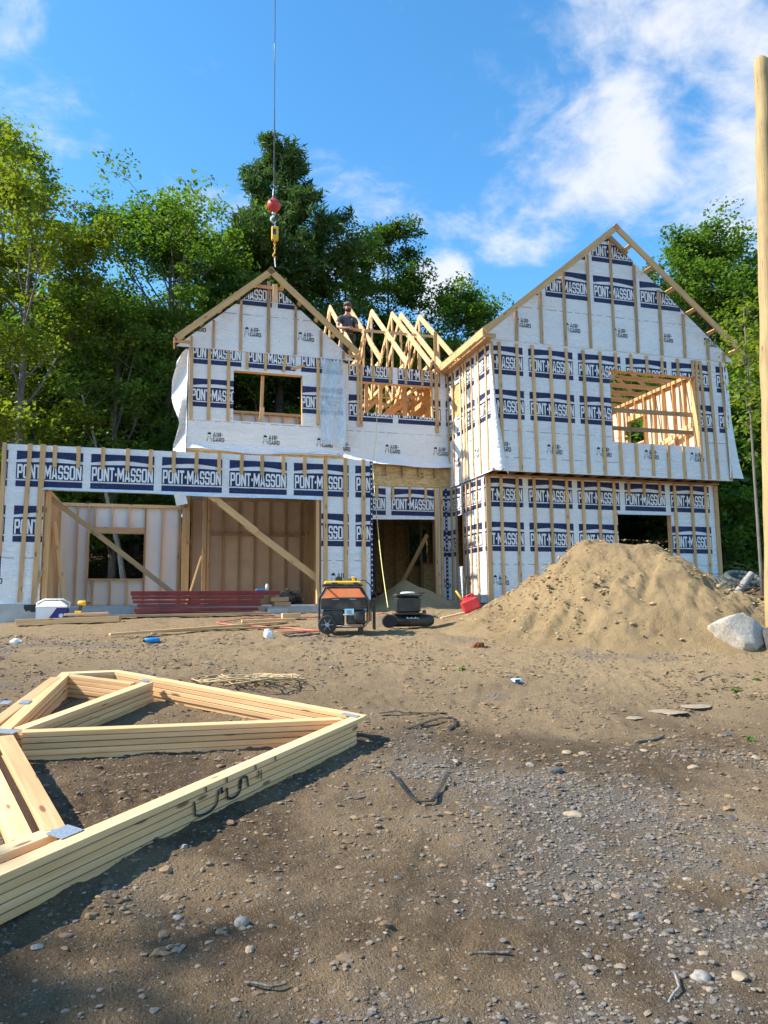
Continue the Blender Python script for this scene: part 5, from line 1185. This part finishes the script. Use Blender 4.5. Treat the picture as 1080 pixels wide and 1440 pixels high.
# boulders
def boulder(name, label, loc, size, mat, seed, sub=4, rough=.10, cuts=9, rz=0, cat='boulder'):
    import bmesh
    bm_ = bmesh.new(); bmesh.ops.create_icosphere(bm_, subdivisions=sub, radius=1.0); r_ = random.Random(seed)
    pl_ = [(Vector((r_.gauss(0, 1), r_.gauss(0, 1), r_.gauss(0, .8))).normalized(), r_.uniform(.60, .88)) for _ in range(cuts)]
    for v in bm_.verts:
        p = v.co.copy()
        for n_, d_ in pl_:
            k = p.dot(n_)-d_
            if k > 0: p -= n_*k*.93
        nn = float(fbm(np.float64(p.x*2+seed), np.float64(p.y*2+p.z*1.7), 4)-.5); p *= 1+rough*nn; v.co = Vector((p.x*size[0], p.y*size[1], p.z*size[2]))
    me = bpy.data.meshes.new(name); bm_.to_mesh(me); bm_.free(); me.materials.append(mat); me.polygons.foreach_set('use_smooth', [True]*len(me.polygons)); me.set_sharp_from_angle(angle=R(32))
    o = link(name, me, None, loc); o.rotation_euler = (0, 0, rz); return tag(o, label, cat)
m = NT('pale granite'); n = m.noise(m.co(), 5, 6, .65); n2 = m.noise(m.co(), 34, 5, .7); c = m.mix(m.rng(n2, .35, .65), (.30, .265, .215), (.47, .425, .36)); c = m.mix(m.rng(n, .48, .72, 0, .6), c, (.34, .26, .18)); m.col(c); m.rough(.85); m.bump(m.math('ADD', n, m.math('MULTIPLY', n2, .4)), .7, .03); M['granite'] = m.mat
m = NT('dark field stone'); n = m.noise(m.co(), 14, 6, .65); m.col(m.mix(m.rng(n, .35, .68), (.045, .042, .040), (.13, .12, .11))); m.rough(.85); m.bump(n, .7, .02); M['darkrock'] = m.mat
b_ = boulder('boulder', 'large pale granite boulder on the right foot of the sand heap', at(4.78, 10.35, .02), (.52, .38, .32), M['granite'], 23, rz=.5, cuts=16, rough=.22); b_.rotation_euler = (.1, .38, -.1)
boulder('boulder', 'dark boulder in shade between the pale boulder and the pole', at(5.15, 10.15, .05), (.20, .22, .28), M['darkrock'], 5)
# stones that stand out from the gravel
def stone(lat, dep, s, label, mat=None, flat=.6, seed=1, grp='loose stones on the dirt', asp=1.3): 
    o = boulder('stone', label, at(lat, dep, float(micro(np.float64(lat), np.float64(dep)))+s*flat*.05), (s*asp, s, s*flat), mat or M['darkrock'], seed, 2, .3, 9, seed*1.3, 'stone'); o['group'] = grp; return o
m = NT('grey field stone'); n = m.noise(m.co(), 30, 5, .65); m.col(m.mix(m.rng(n, .35, .68), (.15, .14, .125), (.34, .31, .27))); m.rough(.85); m.bump(n, .5, .01); M['greyrock'] = m.mat
m = NT('tan flat stone'); n = m.noise(m.co(), 22, 5, .65); m.col(m.mix(m.rng(n, .35, .68), (.22, .17, .11), (.35, .28, .19))); m.rough(.9); m.bump(n, .5, .01); M['tanrock'] = m.mat
stone(-.61, 3.36, .034, 'roundish grey stone alone in the shade of the near left dirt', M['greyrock'], .85, 3, asp=.95)
stone(1.14, 4.87, .055, 'pale pointed stone in the gravel right of the folded black strap', M['tanrock'], .5, 4)
for i, (la, de, s, lb) in enumerate([(2.39, 7.55, .10, 'small flat tan slab, leftmost of three by the dirt patch'), (2.80, 7.80, .17, 'widest flat tan slab, middle one of three'), (3.20, 8.05, .16, 'flat tan slab nearest the weed, rightmost of three')]): stone(la, de, s, lb, M['tanrock'], .09, 20+i, asp=1.4)
rs = random.Random(9)
for i, (px, py, s, mt) in enumerate([(440, 1005, .03, 'g'), (820, 1060, .035, 't'), (797, 1058, .04, 't'), (745, 1075, .03, 'g'), (700, 1030, .03, 't'), (640, 1070, .028, 'g'), (985, 1375, .035, 'g'), (1040, 1380, .03, 't'), (893, 1285, .035, 'g'), (990, 1345, .022, 't'), (815, 1300, .02, 'g'), (52, 1330, .022, 'g'), (258, 1195, .026, 'g'), (240, 1330, .018, 't'),
                                  (350, 1345, .02, 't'), (250, 1285, .022, 'g'), (1030, 1145, .045, 'd'), (905, 1055, .035, 't'), (1020, 1035, .05, 'd'), (1063, 1065, .04, 't'), (975, 1080, .04, 't'), (690, 1250, .02, 'g'), (560, 1240, .02, 'd'), (780, 1085, .05, 'd'), (600, 1190, .018, 't')]):
    v = sdir(px, py); k0 = 0
    for q in np.arange(1.5, 14, .02):
        p = CAM+v*q
        if p.z <= G(p.x, p.y): break
    dep, lat = DL(p.x, p.y)
    stone(float(lat), float(dep), s, {'g': 'small grey stone lying loose on the trodden dirt', 't': 'small tan stone lying loose on the trodden dirt', 'd': 'small dark stone lying loose on the trodden dirt'}[mt], {'g': M['greyrock'], 't': M['tanrock'], 'd': M['darkrock']}[mt], rs.uniform(.45, .75), 40+i, {'g': 'small grey stones', 't': 'small tan stones', 'd': 'small dark stones'}[mt]+' on the dirt')
# red boards stacked at the garage opening
rr_ = random.Random(2)
z = -.085; lay = 0
base_o = (2.02, 4.42)
RL = ['lowest dark red board of the stack at the garage opening', 'second dark red board from the bottom of the stack', 'third dark red board from the bottom of the stack', 'fourth dark red board from the bottom of the stack', 'fifth dark red board from the bottom, just under the top one', 'top dark red board of the stack at the garage opening']
yc = -.40
for i, (x0, x1, h, gap) in enumerate([(2.06, 4.12, .05, .012), (2.04, 4.16, .055, .028), (2.10, 4.22, .05, .014), (2.02, 4.20, .05, .020), (2.00, 4.26, .055, .010), (1.98, 4.56, .075, 0)]):
    o = beam('red_board', (x0, yc+rr_.uniform(-.02, .02), z+h/2), (x1, yc+rr_.uniform(-.03, .02), z+h/2+rr_.uniform(-.004, .004)), .30, h, M['redpaint'], None, ch=.004); tag(o, RL[i], 'board', 'dark red boards stacked at the garage'); z += h+gap
ztop = z
for i, (x, zz, w) in enumerate([(4.30, -.09, .26), (4.42, .045, .2), (4.36, .13, .22)]):
    o = beam('timber_block', (x, -.45, zz+.05), (x+w+.1, -.40, zz+.05), .2, .075 if i else .11, M['conc'] if i == 0 else W_OLD, None, ch=.004); tag(o, ['grey block on the ground at the right end of the red boards', 'weathered timber block on the grey block beside the red boards', 'weathered timber block highest beside the red boards'][i], 'block')
    o.location.x += .02
b = MB(); b.lathe((4.33, -.42, ztop+.0), (0, 0, 1), [(0, .03), (.10, .03), (.11, .02), (.125, .02)], 12); o = b.build('drink_bottle', M['silver'], None, smooth=True); tag(o, 'small clear bottle standing on the red boards', 'bottle')
b = MB(); b.cbox((4.12, -.5, ztop), (4.28, -.38, ztop+.035), .01); o = b.build('glove', M['skyblue'], None); tag(o, 'crumpled blue glove lying on the red boards', 'glove')
# loose lumber in front of the garage
def plank(a, bq, w, h, mat, label, dz=.0):
    p0 = at(*a, h/2+dz); p1 = at(*bq, h/2+dz); o = beam('loose_plank', p0, p1, w, h, mat, None, ch=.003); return tag(o, label, 'plank', 'loose lumber in front of the garage')
plank((-5.95, 12.42), (-4.35, 12.62), .14, .09, W_NEW, 'thick pale plank nearest the cooler on the dirt', .02); plank((-5.2, 12.95), (-2.0, 13.45), .14, .04, W_OLD, 'long grey plank lying along the garage front', .04)
plank((-5.3, 12.7), (-4.6, 12.8), .09, .04, W_NEW, 'short pale stick lying on the thick plank end', .11)
plank((-3.95, 11.05), (-1.62, 12.6), .09, .035, W_NEW, 'thin board lying slantwise in front of the red boards', .02); plank((-3.4, 11.55), (-1.35, 12.15), .07, .025, W_DARK, 'dark thin strip lying beside the slanting board', .015)
plank((-2.35, 12.6), (-1.5, 12.85), .10, .05, W_PALE, 'short pale board inside the salmon cord loop', .02); plank((.95, 13.0), (1.45, 13.1), .09, .03, W_PALE, 'short pale board just right of the air compressor', .03)
plank((-1.75, 13.05), (-1.45, 13.15), .12, .1, W_NEW, 'short offcut block near the generator', .02)
# cooler
t = thing('cooler', 'white and navy picnic cooler by the left garage wall', 'cooler', at(-5.62, 13.0, -.0), CA+R(14))
b = MB(); b.hexa([(-.20, -.14, .0), (.20, -.14, 0), (.20, .14, 0), (-.20, .14, 0), (-.235, -.165, .22), (.235, -.165, .22), (.235, .165, .22), (-.235, .165, .22)]); b.build('body', M['blueplastic'], t)
b = MB(); b.hexa([(-.245, -.175, .20), (.06, -.175, .222), (.06, .175, .222), (-.245, .175, .20), (-.245, -.175, .23), (.245, -.175, .23), (.245, .175, .23), (-.245, .175, .23)][0:8]) if 0 else b.cbox((-.245, -.175, .222), (.245, .175, .25), .008); b.hexa([(-.24, -.17, .25), (.24, -.17, .25), (.24, .17, .25), (-.24, .17, .25), (-.13, -.10, .335), (.13, -.10, .335), (.13, .10, .335), (-.13, .10, .335)]); b.build('lid', M['white'], t)
b = MB(); b.hexa([(-.238, -.17, .03), (-.05, -.160, .03), (-.05, -.15, .03), (-.238, -.13, .03), (-.243, -.172, .222), (.08, -.172, .222), (.08, -.16, .222), (-.243, -.14, .222)]); b.build('side_panel', M['white'], t)
b = MB(); b.tube([(-.25, 0, .2), (-.262, 0, .30), (-.15, 0, .365), (.15, 0, .365), (.262, 0, .30), (.25, 0, .2)], .013, 7); b.build('handle', M['white'], t, smooth=True)
b = MB(); b.lathe((.15, -.157, .09), (0, -1, 0), [(0, .035), (.004, .035), (.0045, .001)], 16); b.build('emblem', M['white'], t)
# drill
t = thing('cordless_drill', 'yellow and black cordless drill on the planks beside the cooler', 'drill', at(-5.12, 12.85, .12), CA)
b = MB(); b.lathe((-.02, 0, .18), (1, 0, 0), [(0, .03), (.02, .042), (.12, .042), (.14, .03)], 12); b.build('body', M['yellow'], t, smooth=True)
b = MB(); b.beam((.03, 0, .15), (.0, 0, .04), .04, .045); b.build('grip', M['black'], t)
b = MB(); b.cbox((-.06, -.04, .0), (.05, .04, .05), .006); b.build('battery', M['yellow'], t)
b = MB(); b.lathe((.12, 0, .18), (1, 0, 0), [(0, .03), (.04, .025), (.05, .012), (.09, .005)], 10); b.build('chuck', M['darksteel'], t)
# litter
b = MB(); b.lathe((-.11, 0, .036), (1, .12, 0), [(0, .012), (.012, .033), (.17, .036), (.19, .028), (.205, .016)], 14); o = b.build('drink_bottle', M['skyblue'], None, smooth=True, loc=at(-3.12, 10.35)); tag(o, 'bright blue bottle lying on the dirt in front of the garage', 'bottle')
b = MB(); b.lathe((-.128, 0, .036), (1, .12, 0), [(0, .016), (.03, .030)], 12); c_ = b.build('bottle_cap', M['black'], o)
def crumple(name, label, cat, loc, s, mat, seed):
    o = boulder(name, label, loc, s, mat, seed, 3, 1.3, 14, 0, cat); return o
crumple('crumpled_paper', 'crumpled white paper at the far left on the dirt', 'paper', at(-4.8, 10.0, .02), (.09, .06, .055), M['paper'], 61)
crumple('crumpled_paper', 'peaked white paper scrap in front of the garage near the generator', 'paper', at(-1.66, 11.0, .04), (.075, .06, .08), M['paper'], 62)
crumple('crumpled_paper', 'small white paper scrap behind the blue bottle', 'paper', at(-3.5, 11.6, .01), (.06, .04, .03), M['paper'], 63)
crumple('plaster_lump', 'small pale lump on the dirt between truss stack and garage', 'lump', at(-2.0, 8.75, .01), (.055, .045, .04), M['greyrock'], 64)
crumple('leaf_clump', 'rust-brown dry leaf clump in front of the sand heap', 'leaf clump', at(1.25, 10.3, .02), (.09, .07, .05), simple('rust brown leaves', (.16, .055, .02), .9, var=.4, scale=20), 65)
t = thing('cigarette_packet', 'small white and blue packet on the dirt before the sand heap', 'packet', at(1.45, 8.6, .01), CA+.5)
b = MB(); b.cbox((-.05, -.04, 0), (.05, .04, .035), .004); b.build('box', M['paleblue'], t); b = MB(); b.box((-.051, -.041, .004), (.015, -.0405, .031)); b.box((.0505, -.03, .004), (.0515, .03, .031)); b.build('print', M['blueplastic'], t)
# coiled rope
rk = random.Random(12)
b = MB(); pts = []; 
for i in range(150):
    a = i*.42; r_ = .20+.13*math.sin(i*.37)+.07*math.sin(i*1.1); pts.append((r_*1.5*math.cos(a)+.10*math.sin(i*.21), r_*math.sin(a)+.06*math.cos(i*.5), .018+.055*abs(math.sin(i*.81))*(1-abs(r_-.2)*2)))
pts += [(-.45, .05, .02), (-.7, .0, .015), (-1.0, .06, .012), (-1.3, .02, .012)]
b.tube(pts, .0075, 5); o = b.build('rope', M['rope'], None, smooth=True, loc=at(-1.36, 8.0, .015)); o.rotation_euler = (0, 0, CA); tag(o, 'loose tangle of dirty tan rope behind the truss stack', 'rope')
# cords
def cord(name, label, pts, r, mat, dz=.012, cat='cord'):
    P_ = []
    for i in range(len(pts)-1):
        for q in np.linspace(0, 1, 8)[:-1]:
            la = pts[i][0]+(pts[i+1][0]-pts[i][0])*q; de = pts[i][1]+(pts[i+1][1]-pts[i][1])*q+.06*math.hypot(pts[i+1][0]-pts[i][0], pts[i+1][1]-pts[i][1])*math.sin(i*2.3+q*3.1); P_.append(at(la, de, dz+r))
    b = MB(); b.tube(P_, r, 6); o = b.build(name, mat, None, smooth=True); return tag(o, label, cat)
cord('extension_cord', 'salmon extension cord looping over the dirt towards the generator', [(-1.1, 13.4), (-2.4, 13.0), (-2.75, 12.6), (-2.3, 12.2), (-1.5, 12.0), (-1.05, 11.6), (-.8, 11.9)], .011, M['cordred'])
cord('extension_cord', 'black cord bunched beside the generator wheel', [(-.95, 11.2), (-1.2, 11.0), (-1.45, 11.25), (-1.15, 11.35), (-1.0, 11.1), (-1.35, 10.95), (-1.5, 11.15)], .011, M['black'])
cord('extension_cord', 'salmon cord stretched on the ground left of the generator', [(-.95, 11.55), (-1.3, 11.5), (-1.7, 11.45)], .012, M['cordred'])
# black steel straps
def strap(label, pts, w=.022, grp='black banding straps on the dirt'):
    b = MB(); Q = [at(la, de, z+.012) for la, de, z in pts]
    for i in range(len(Q)-1): b.beam(Q[i], Q[i+1], w, .006)
    o = b.build('banding_strap', M['black'], None); return tag(o, label, 'strap', grp)
strap('black strap bent to a wide V on the gravel, nearest of the three', [(.03, 5.36, .03), (.16, 4.93, .01), (.20, 4.88, .005), (.29, 4.92, .0), (.41, 5.34, .035)])
strap('black strap folded to an arrow shape, middle one of three', [(.18, 6.62, .0), (.49, 6.95, .03), (.62, 6.97, .02), (.60, 6.8, .01), (.50, 6.58, .0)], .028)
strap('straight black strap beside the tip of the truss stack', [(-.06, 7.02, .02), (.10, 7.1, .03), (.16, 7.12, .01), (.56, 7.25, .0)], .03)
# twigs
def twig(label, pts, r=.006, mat=None):
    o = cord('twig', label, pts, r, mat or B_GREY, .004, 'twig'); o['group'] = 'twigs on the dirt'; return o
twig('thin twig right of the truss stack shadow', [(-.30, 4.72), (-.2, 4.86), (-.12, 4.95)]); twig('forked twig on the dirt at the near edge', [(-.52, 2.95), (-.42, 2.93), (-.36, 2.97)], .005); twig('curved twig low in the middle of the near dirt', [(.0, 2.72), (.1, 2.78), (.2, 2.84)], .005)
twig('dark twig in the gravel at the lower middle', [(.32, 3.22), (.42, 3.24), (.5, 3.26)], .006); twig('pale twig at the lower right among stones', [(1.02, 2.98), (1.1, 3.08), (1.12, 3.2)], .005, B_PALE); twig('twig lying near the flat tan slabs', [(2.1, 6.6), (2.3, 6.7), (2.45, 6.9)], .012, B_GREY)
twig('thin stick beside the weed at the right', [(3.6, 8.9), (3.9, 9.1), (4.2, 9.0)], .012)
# weed
def weed(loc, label, s, seed):
    rs_ = np.random.RandomState(seed); n = 34; a = rs_.rand(n)*6.28; e = rs_.uniform(.2, 1.2, n); L = s*(.5+rs_.rand(n)); d = np.stack([np.cos(a)*np.cos(e), np.sin(a)*np.cos(e), np.sin(e)], 1); c = d*L[:, None]*.5
    V, F = leaves_from(c, L, rs_, up=.6, asp=.3, out=d*3); o = npmesh('weed', V, F, L_GRN, None, {'tint': ('FACE', rs_.rand(n))}); o.location = loc; return tag(o, label, 'weed', None)
weed(at(3.82, 8.5), 'small green weed on the dark dirt right of the tan slabs', .07, 3); weed(at(4.25, 8.9), 'low green weed nearer the pale boulder', .05, 4); weed(at(3.2, 6.9), 'tiny weed sprig by the right edge', .05, 5); weed(at(.88, 9.0), 'flat green sprig on the dirt before the sand heap', .06, 6)
# red fuel can leaning on the heap
t = thing('fuel_can', 'red plastic fuel can with yellow spout leaning on the sand heap', 'fuel can', at(1.50, 13.1, .06), 0); t.rotation_euler = (0, R(-22), CA); t.scale = (.72, .72, .72)
b = MB(); b.cbox((-.22, -.12, -.03), (.20, .12, .26), .035); b.hexa([(-.16, -.08, .255), (.14, -.08, .255), (.14, .08, .255), (-.16, .08, .255), (-.12, -.05, .32), (-.02, -.05, .32), (-.02, .05, .32), (-.12, .05, .32)]); b.build('body', M['red'], t)
b = MB(); b.tube([(-.06, 0, .33), (.02, 0, .345), (.12, 0, .345), (.17, 0, .25)], .024, 8); b.build('handle', M['red'], t, smooth=True)
b = MB(); b.tube([(-.12, 0, .28), (-.16, 0, .38), (-.20, 0, .56)], [.032, .028, .022], 10); b.build('spout', M['yellow'], t, smooth=True)
# small sand heap at the door
la = np.arange(-1.0, 2.1, .04); de = np.arange(14.2, 17.2, .04); A_, B_ = np.meshgrid(la, de); rr2 = np.sqrt(((A_-.42)/1.05)**2+((B_-15.6)/1.1)**2)
h = .52*(1-rr2)+.09*(fbm(A_*3, B_*3, 4)-.5); X_, Y_ = site(A_, B_); Z_ = G(X_, Y_)+h-.04; nr, nc = Z_.shape; ii = np.arange(nr*nc).reshape(nr, nc); F = np.stack([ii[:-1, :-1], ii[:-1, 1:], ii[1:, 1:], ii[1:, :-1]], -1).reshape(-1, 4); F = F[(h.ravel()[F] > 0).any(1)]; us, iv = np.unique(F, return_inverse=True)
o = npmesh('sand_heap', np.stack([X_, Y_, Z_], -1).reshape(-1, 3)[us], iv.reshape(-1, 4), M['sand'], None, smooth=True); tag(o, 'small pointed heap of sand behind the air compressor by the doorway', 'sand heap')
# black bag, tarp roll, coiled drain pipe, log, brush
crumple('rubbish_bag', 'black rubbish bag on the garage floor beside the right pier', 'bag', Vector((4.95, .9, .26)), (.34, .22, .20), M['black'], 71)
t = thing('drain_pipe_coil', 'grey-green coil of corrugated drain pipe at the wood edge', 'pipe coil', at(7.1, 15.6, .14), CA+.3)
for k in range(3):
    b = MB(); nn = 46; b.tube([(.30*math.cos(a)*(1+.12*k)+.14*k, .22*math.sin(a), .02+.11*k*.6+.12*math.sin(a)) for a in np.linspace(0, 6.1, nn)], [.058+.008*(i % 2) for i in range(nn)], 9); b.build('coil', simple('grey green corrugated plastic', (.06, .075, .068), .5, var=.4, scale=8) if k == 0 else bpy.data.materials['grey green corrugated plastic'], t)
b = MB(); b.tube([at(6.75, 14.75, .06), at(7.0, 14.9, .22), at(7.25, 15.1, .34)], [.075, .07, .06], 10); o = b.build('log', B_PALE, None, smooth=True, angle=50); tag(o, 'pale cut log propped on brush beside the pole', 'log')
rb = random.Random(6); b = MB()
for k in range(70):
    la, de = rb.uniform(6.6, 9.0), rb.uniform(13.8, 16.8); a = rb.uniform(0, 6.28); L = rb.uniform(.3, 1.0); p = at(la, de, rb.uniform(.02, .25)); q = p+Vector((math.cos(a)*L, math.sin(a)*L, rb.uniform(-.1, .25))); b.tube([p, (p+q)/2+Vector((0, 0, .05)), q], [.012, .010, .004], 4)
o = b.build('brush', B_DARK, None); tag(o, 'tangled brushwood of dead branches at the right wood edge', kind='stuff')
# fallen leaves on the wood floor
rs = np.random.RandomState(21); n = 9000; px = rs.uniform(-10, 14, n); dp = rs.uniform(12, 34, n); x, y = site(px, dp); px[:1500] = rs.uniform(3.0, 6.5, 1500); dp[:1500] = rs.uniform(5.5, 9.3, 1500); x, y = site(px, dp); okk = (dp > 20.5) | (px > 6.0) | ((np.arange(n) < 1500) & (rs.rand(n) < ss(.38, .6, fbm(px*1.3, dp*1.3, 3)))); lsz_ = np.where(np.arange(n) < 1500, .045, .13)*(.6+.8*rs.rand(n)); okk &= ~((x > -.3) & (x < 15.6) & (y > -.2) & (y < 8.5)); x, y, lsz_ = x[okk], y[okk], lsz_[okk]
V, F = leaves_from(np.stack([x, y, G(x, y)+.03], -1), lsz_, rs, up=1.5); lm_ = NT('dead leaves'); lm_.col(lm_.ramp(lm_.attr('tint'), [(0, (.06, .035, .02)), (.6, (.17, .10, .05)), (1, (.28, .19, .10))])); lm_.rough(.8)
o = npmesh('fallen_leaves', V, F, lm_.mat, None, {'tint': ('FACE', rs.rand(len(x)))}); tag(o, 'brown fallen leaves covering the wood floor', kind='stuff')
# clear sheet, tag, hose
def cloth(name, P00, U, Vv, nu, nv, f, mat, label, cat):
    V = []; F = []
    for j in range(nv+1):
        for i in range(nu+1): V.append(tuple(f(i/nu, j/nv)))
    for j in range(nv):
        for i in range(nu): a = j*(nu+1)+i; F.append((a, a+1, a+nu+2, a+nu+1))
    return tag(npmesh(name, np.array(V), np.array(F), mat, None, smooth=True), label, cat)
cloth('plastic_sheet', None, None, None, 16, 40, lambda u, v: (5.90+.55*u+.03*math.sin(v*9)*(1-u)-.05*math.sin(v*3.1)*(u < .5), 2.34-.05*v-.035*math.sin(u*11+v*4)-.03*float(vnoise(np.float64(u*4), np.float64(v*9))), 5.70-1.98*v-.06*u*v), M['film'], 'bluish clear plastic sheet hanging on the right side of the left gable wall', 'plastic sheet')
cloth('paper_notice', None, None, None, 6, 6, lambda u, v: (2.66+.20*u+.05*v, -.055-.03*math.sin(u*5+v*3)+.02*v, 2.12-.22*v+.04*u), M['paper'], 'white paper notice hanging crooked from the garage header', 'notice')
hp = [Vector((7.22, 2.45, 4.65)), Vector((7.20, 2.40, 3.9)), Vector((7.0, 2.2, 3.2)), Vector((6.7, 1.2, 2.2))]
p_end = at(.05, 12.2, .30)
P_ = [Vector((7.22, 2.30, 4.62)), Vector((7.18, 2.28, 3.9)), Vector((7.06, 2.18, 3.3))]
for q in np.linspace(.12, 1, 12): P_.append(Vector((7.06, 2.18, 3.3)).lerp(p_end, q)+Vector((0, 0, -.35*math.sin(q*math.pi))))
b = MB(); b.tube(P_, .008, 6); o = b.build('air_hose', simple('pale yellow hose', (.70, .62, .26), .5), None, smooth=True); tag(o, 'pale yellow air hose hanging from the upper window to the compressor', 'hose')
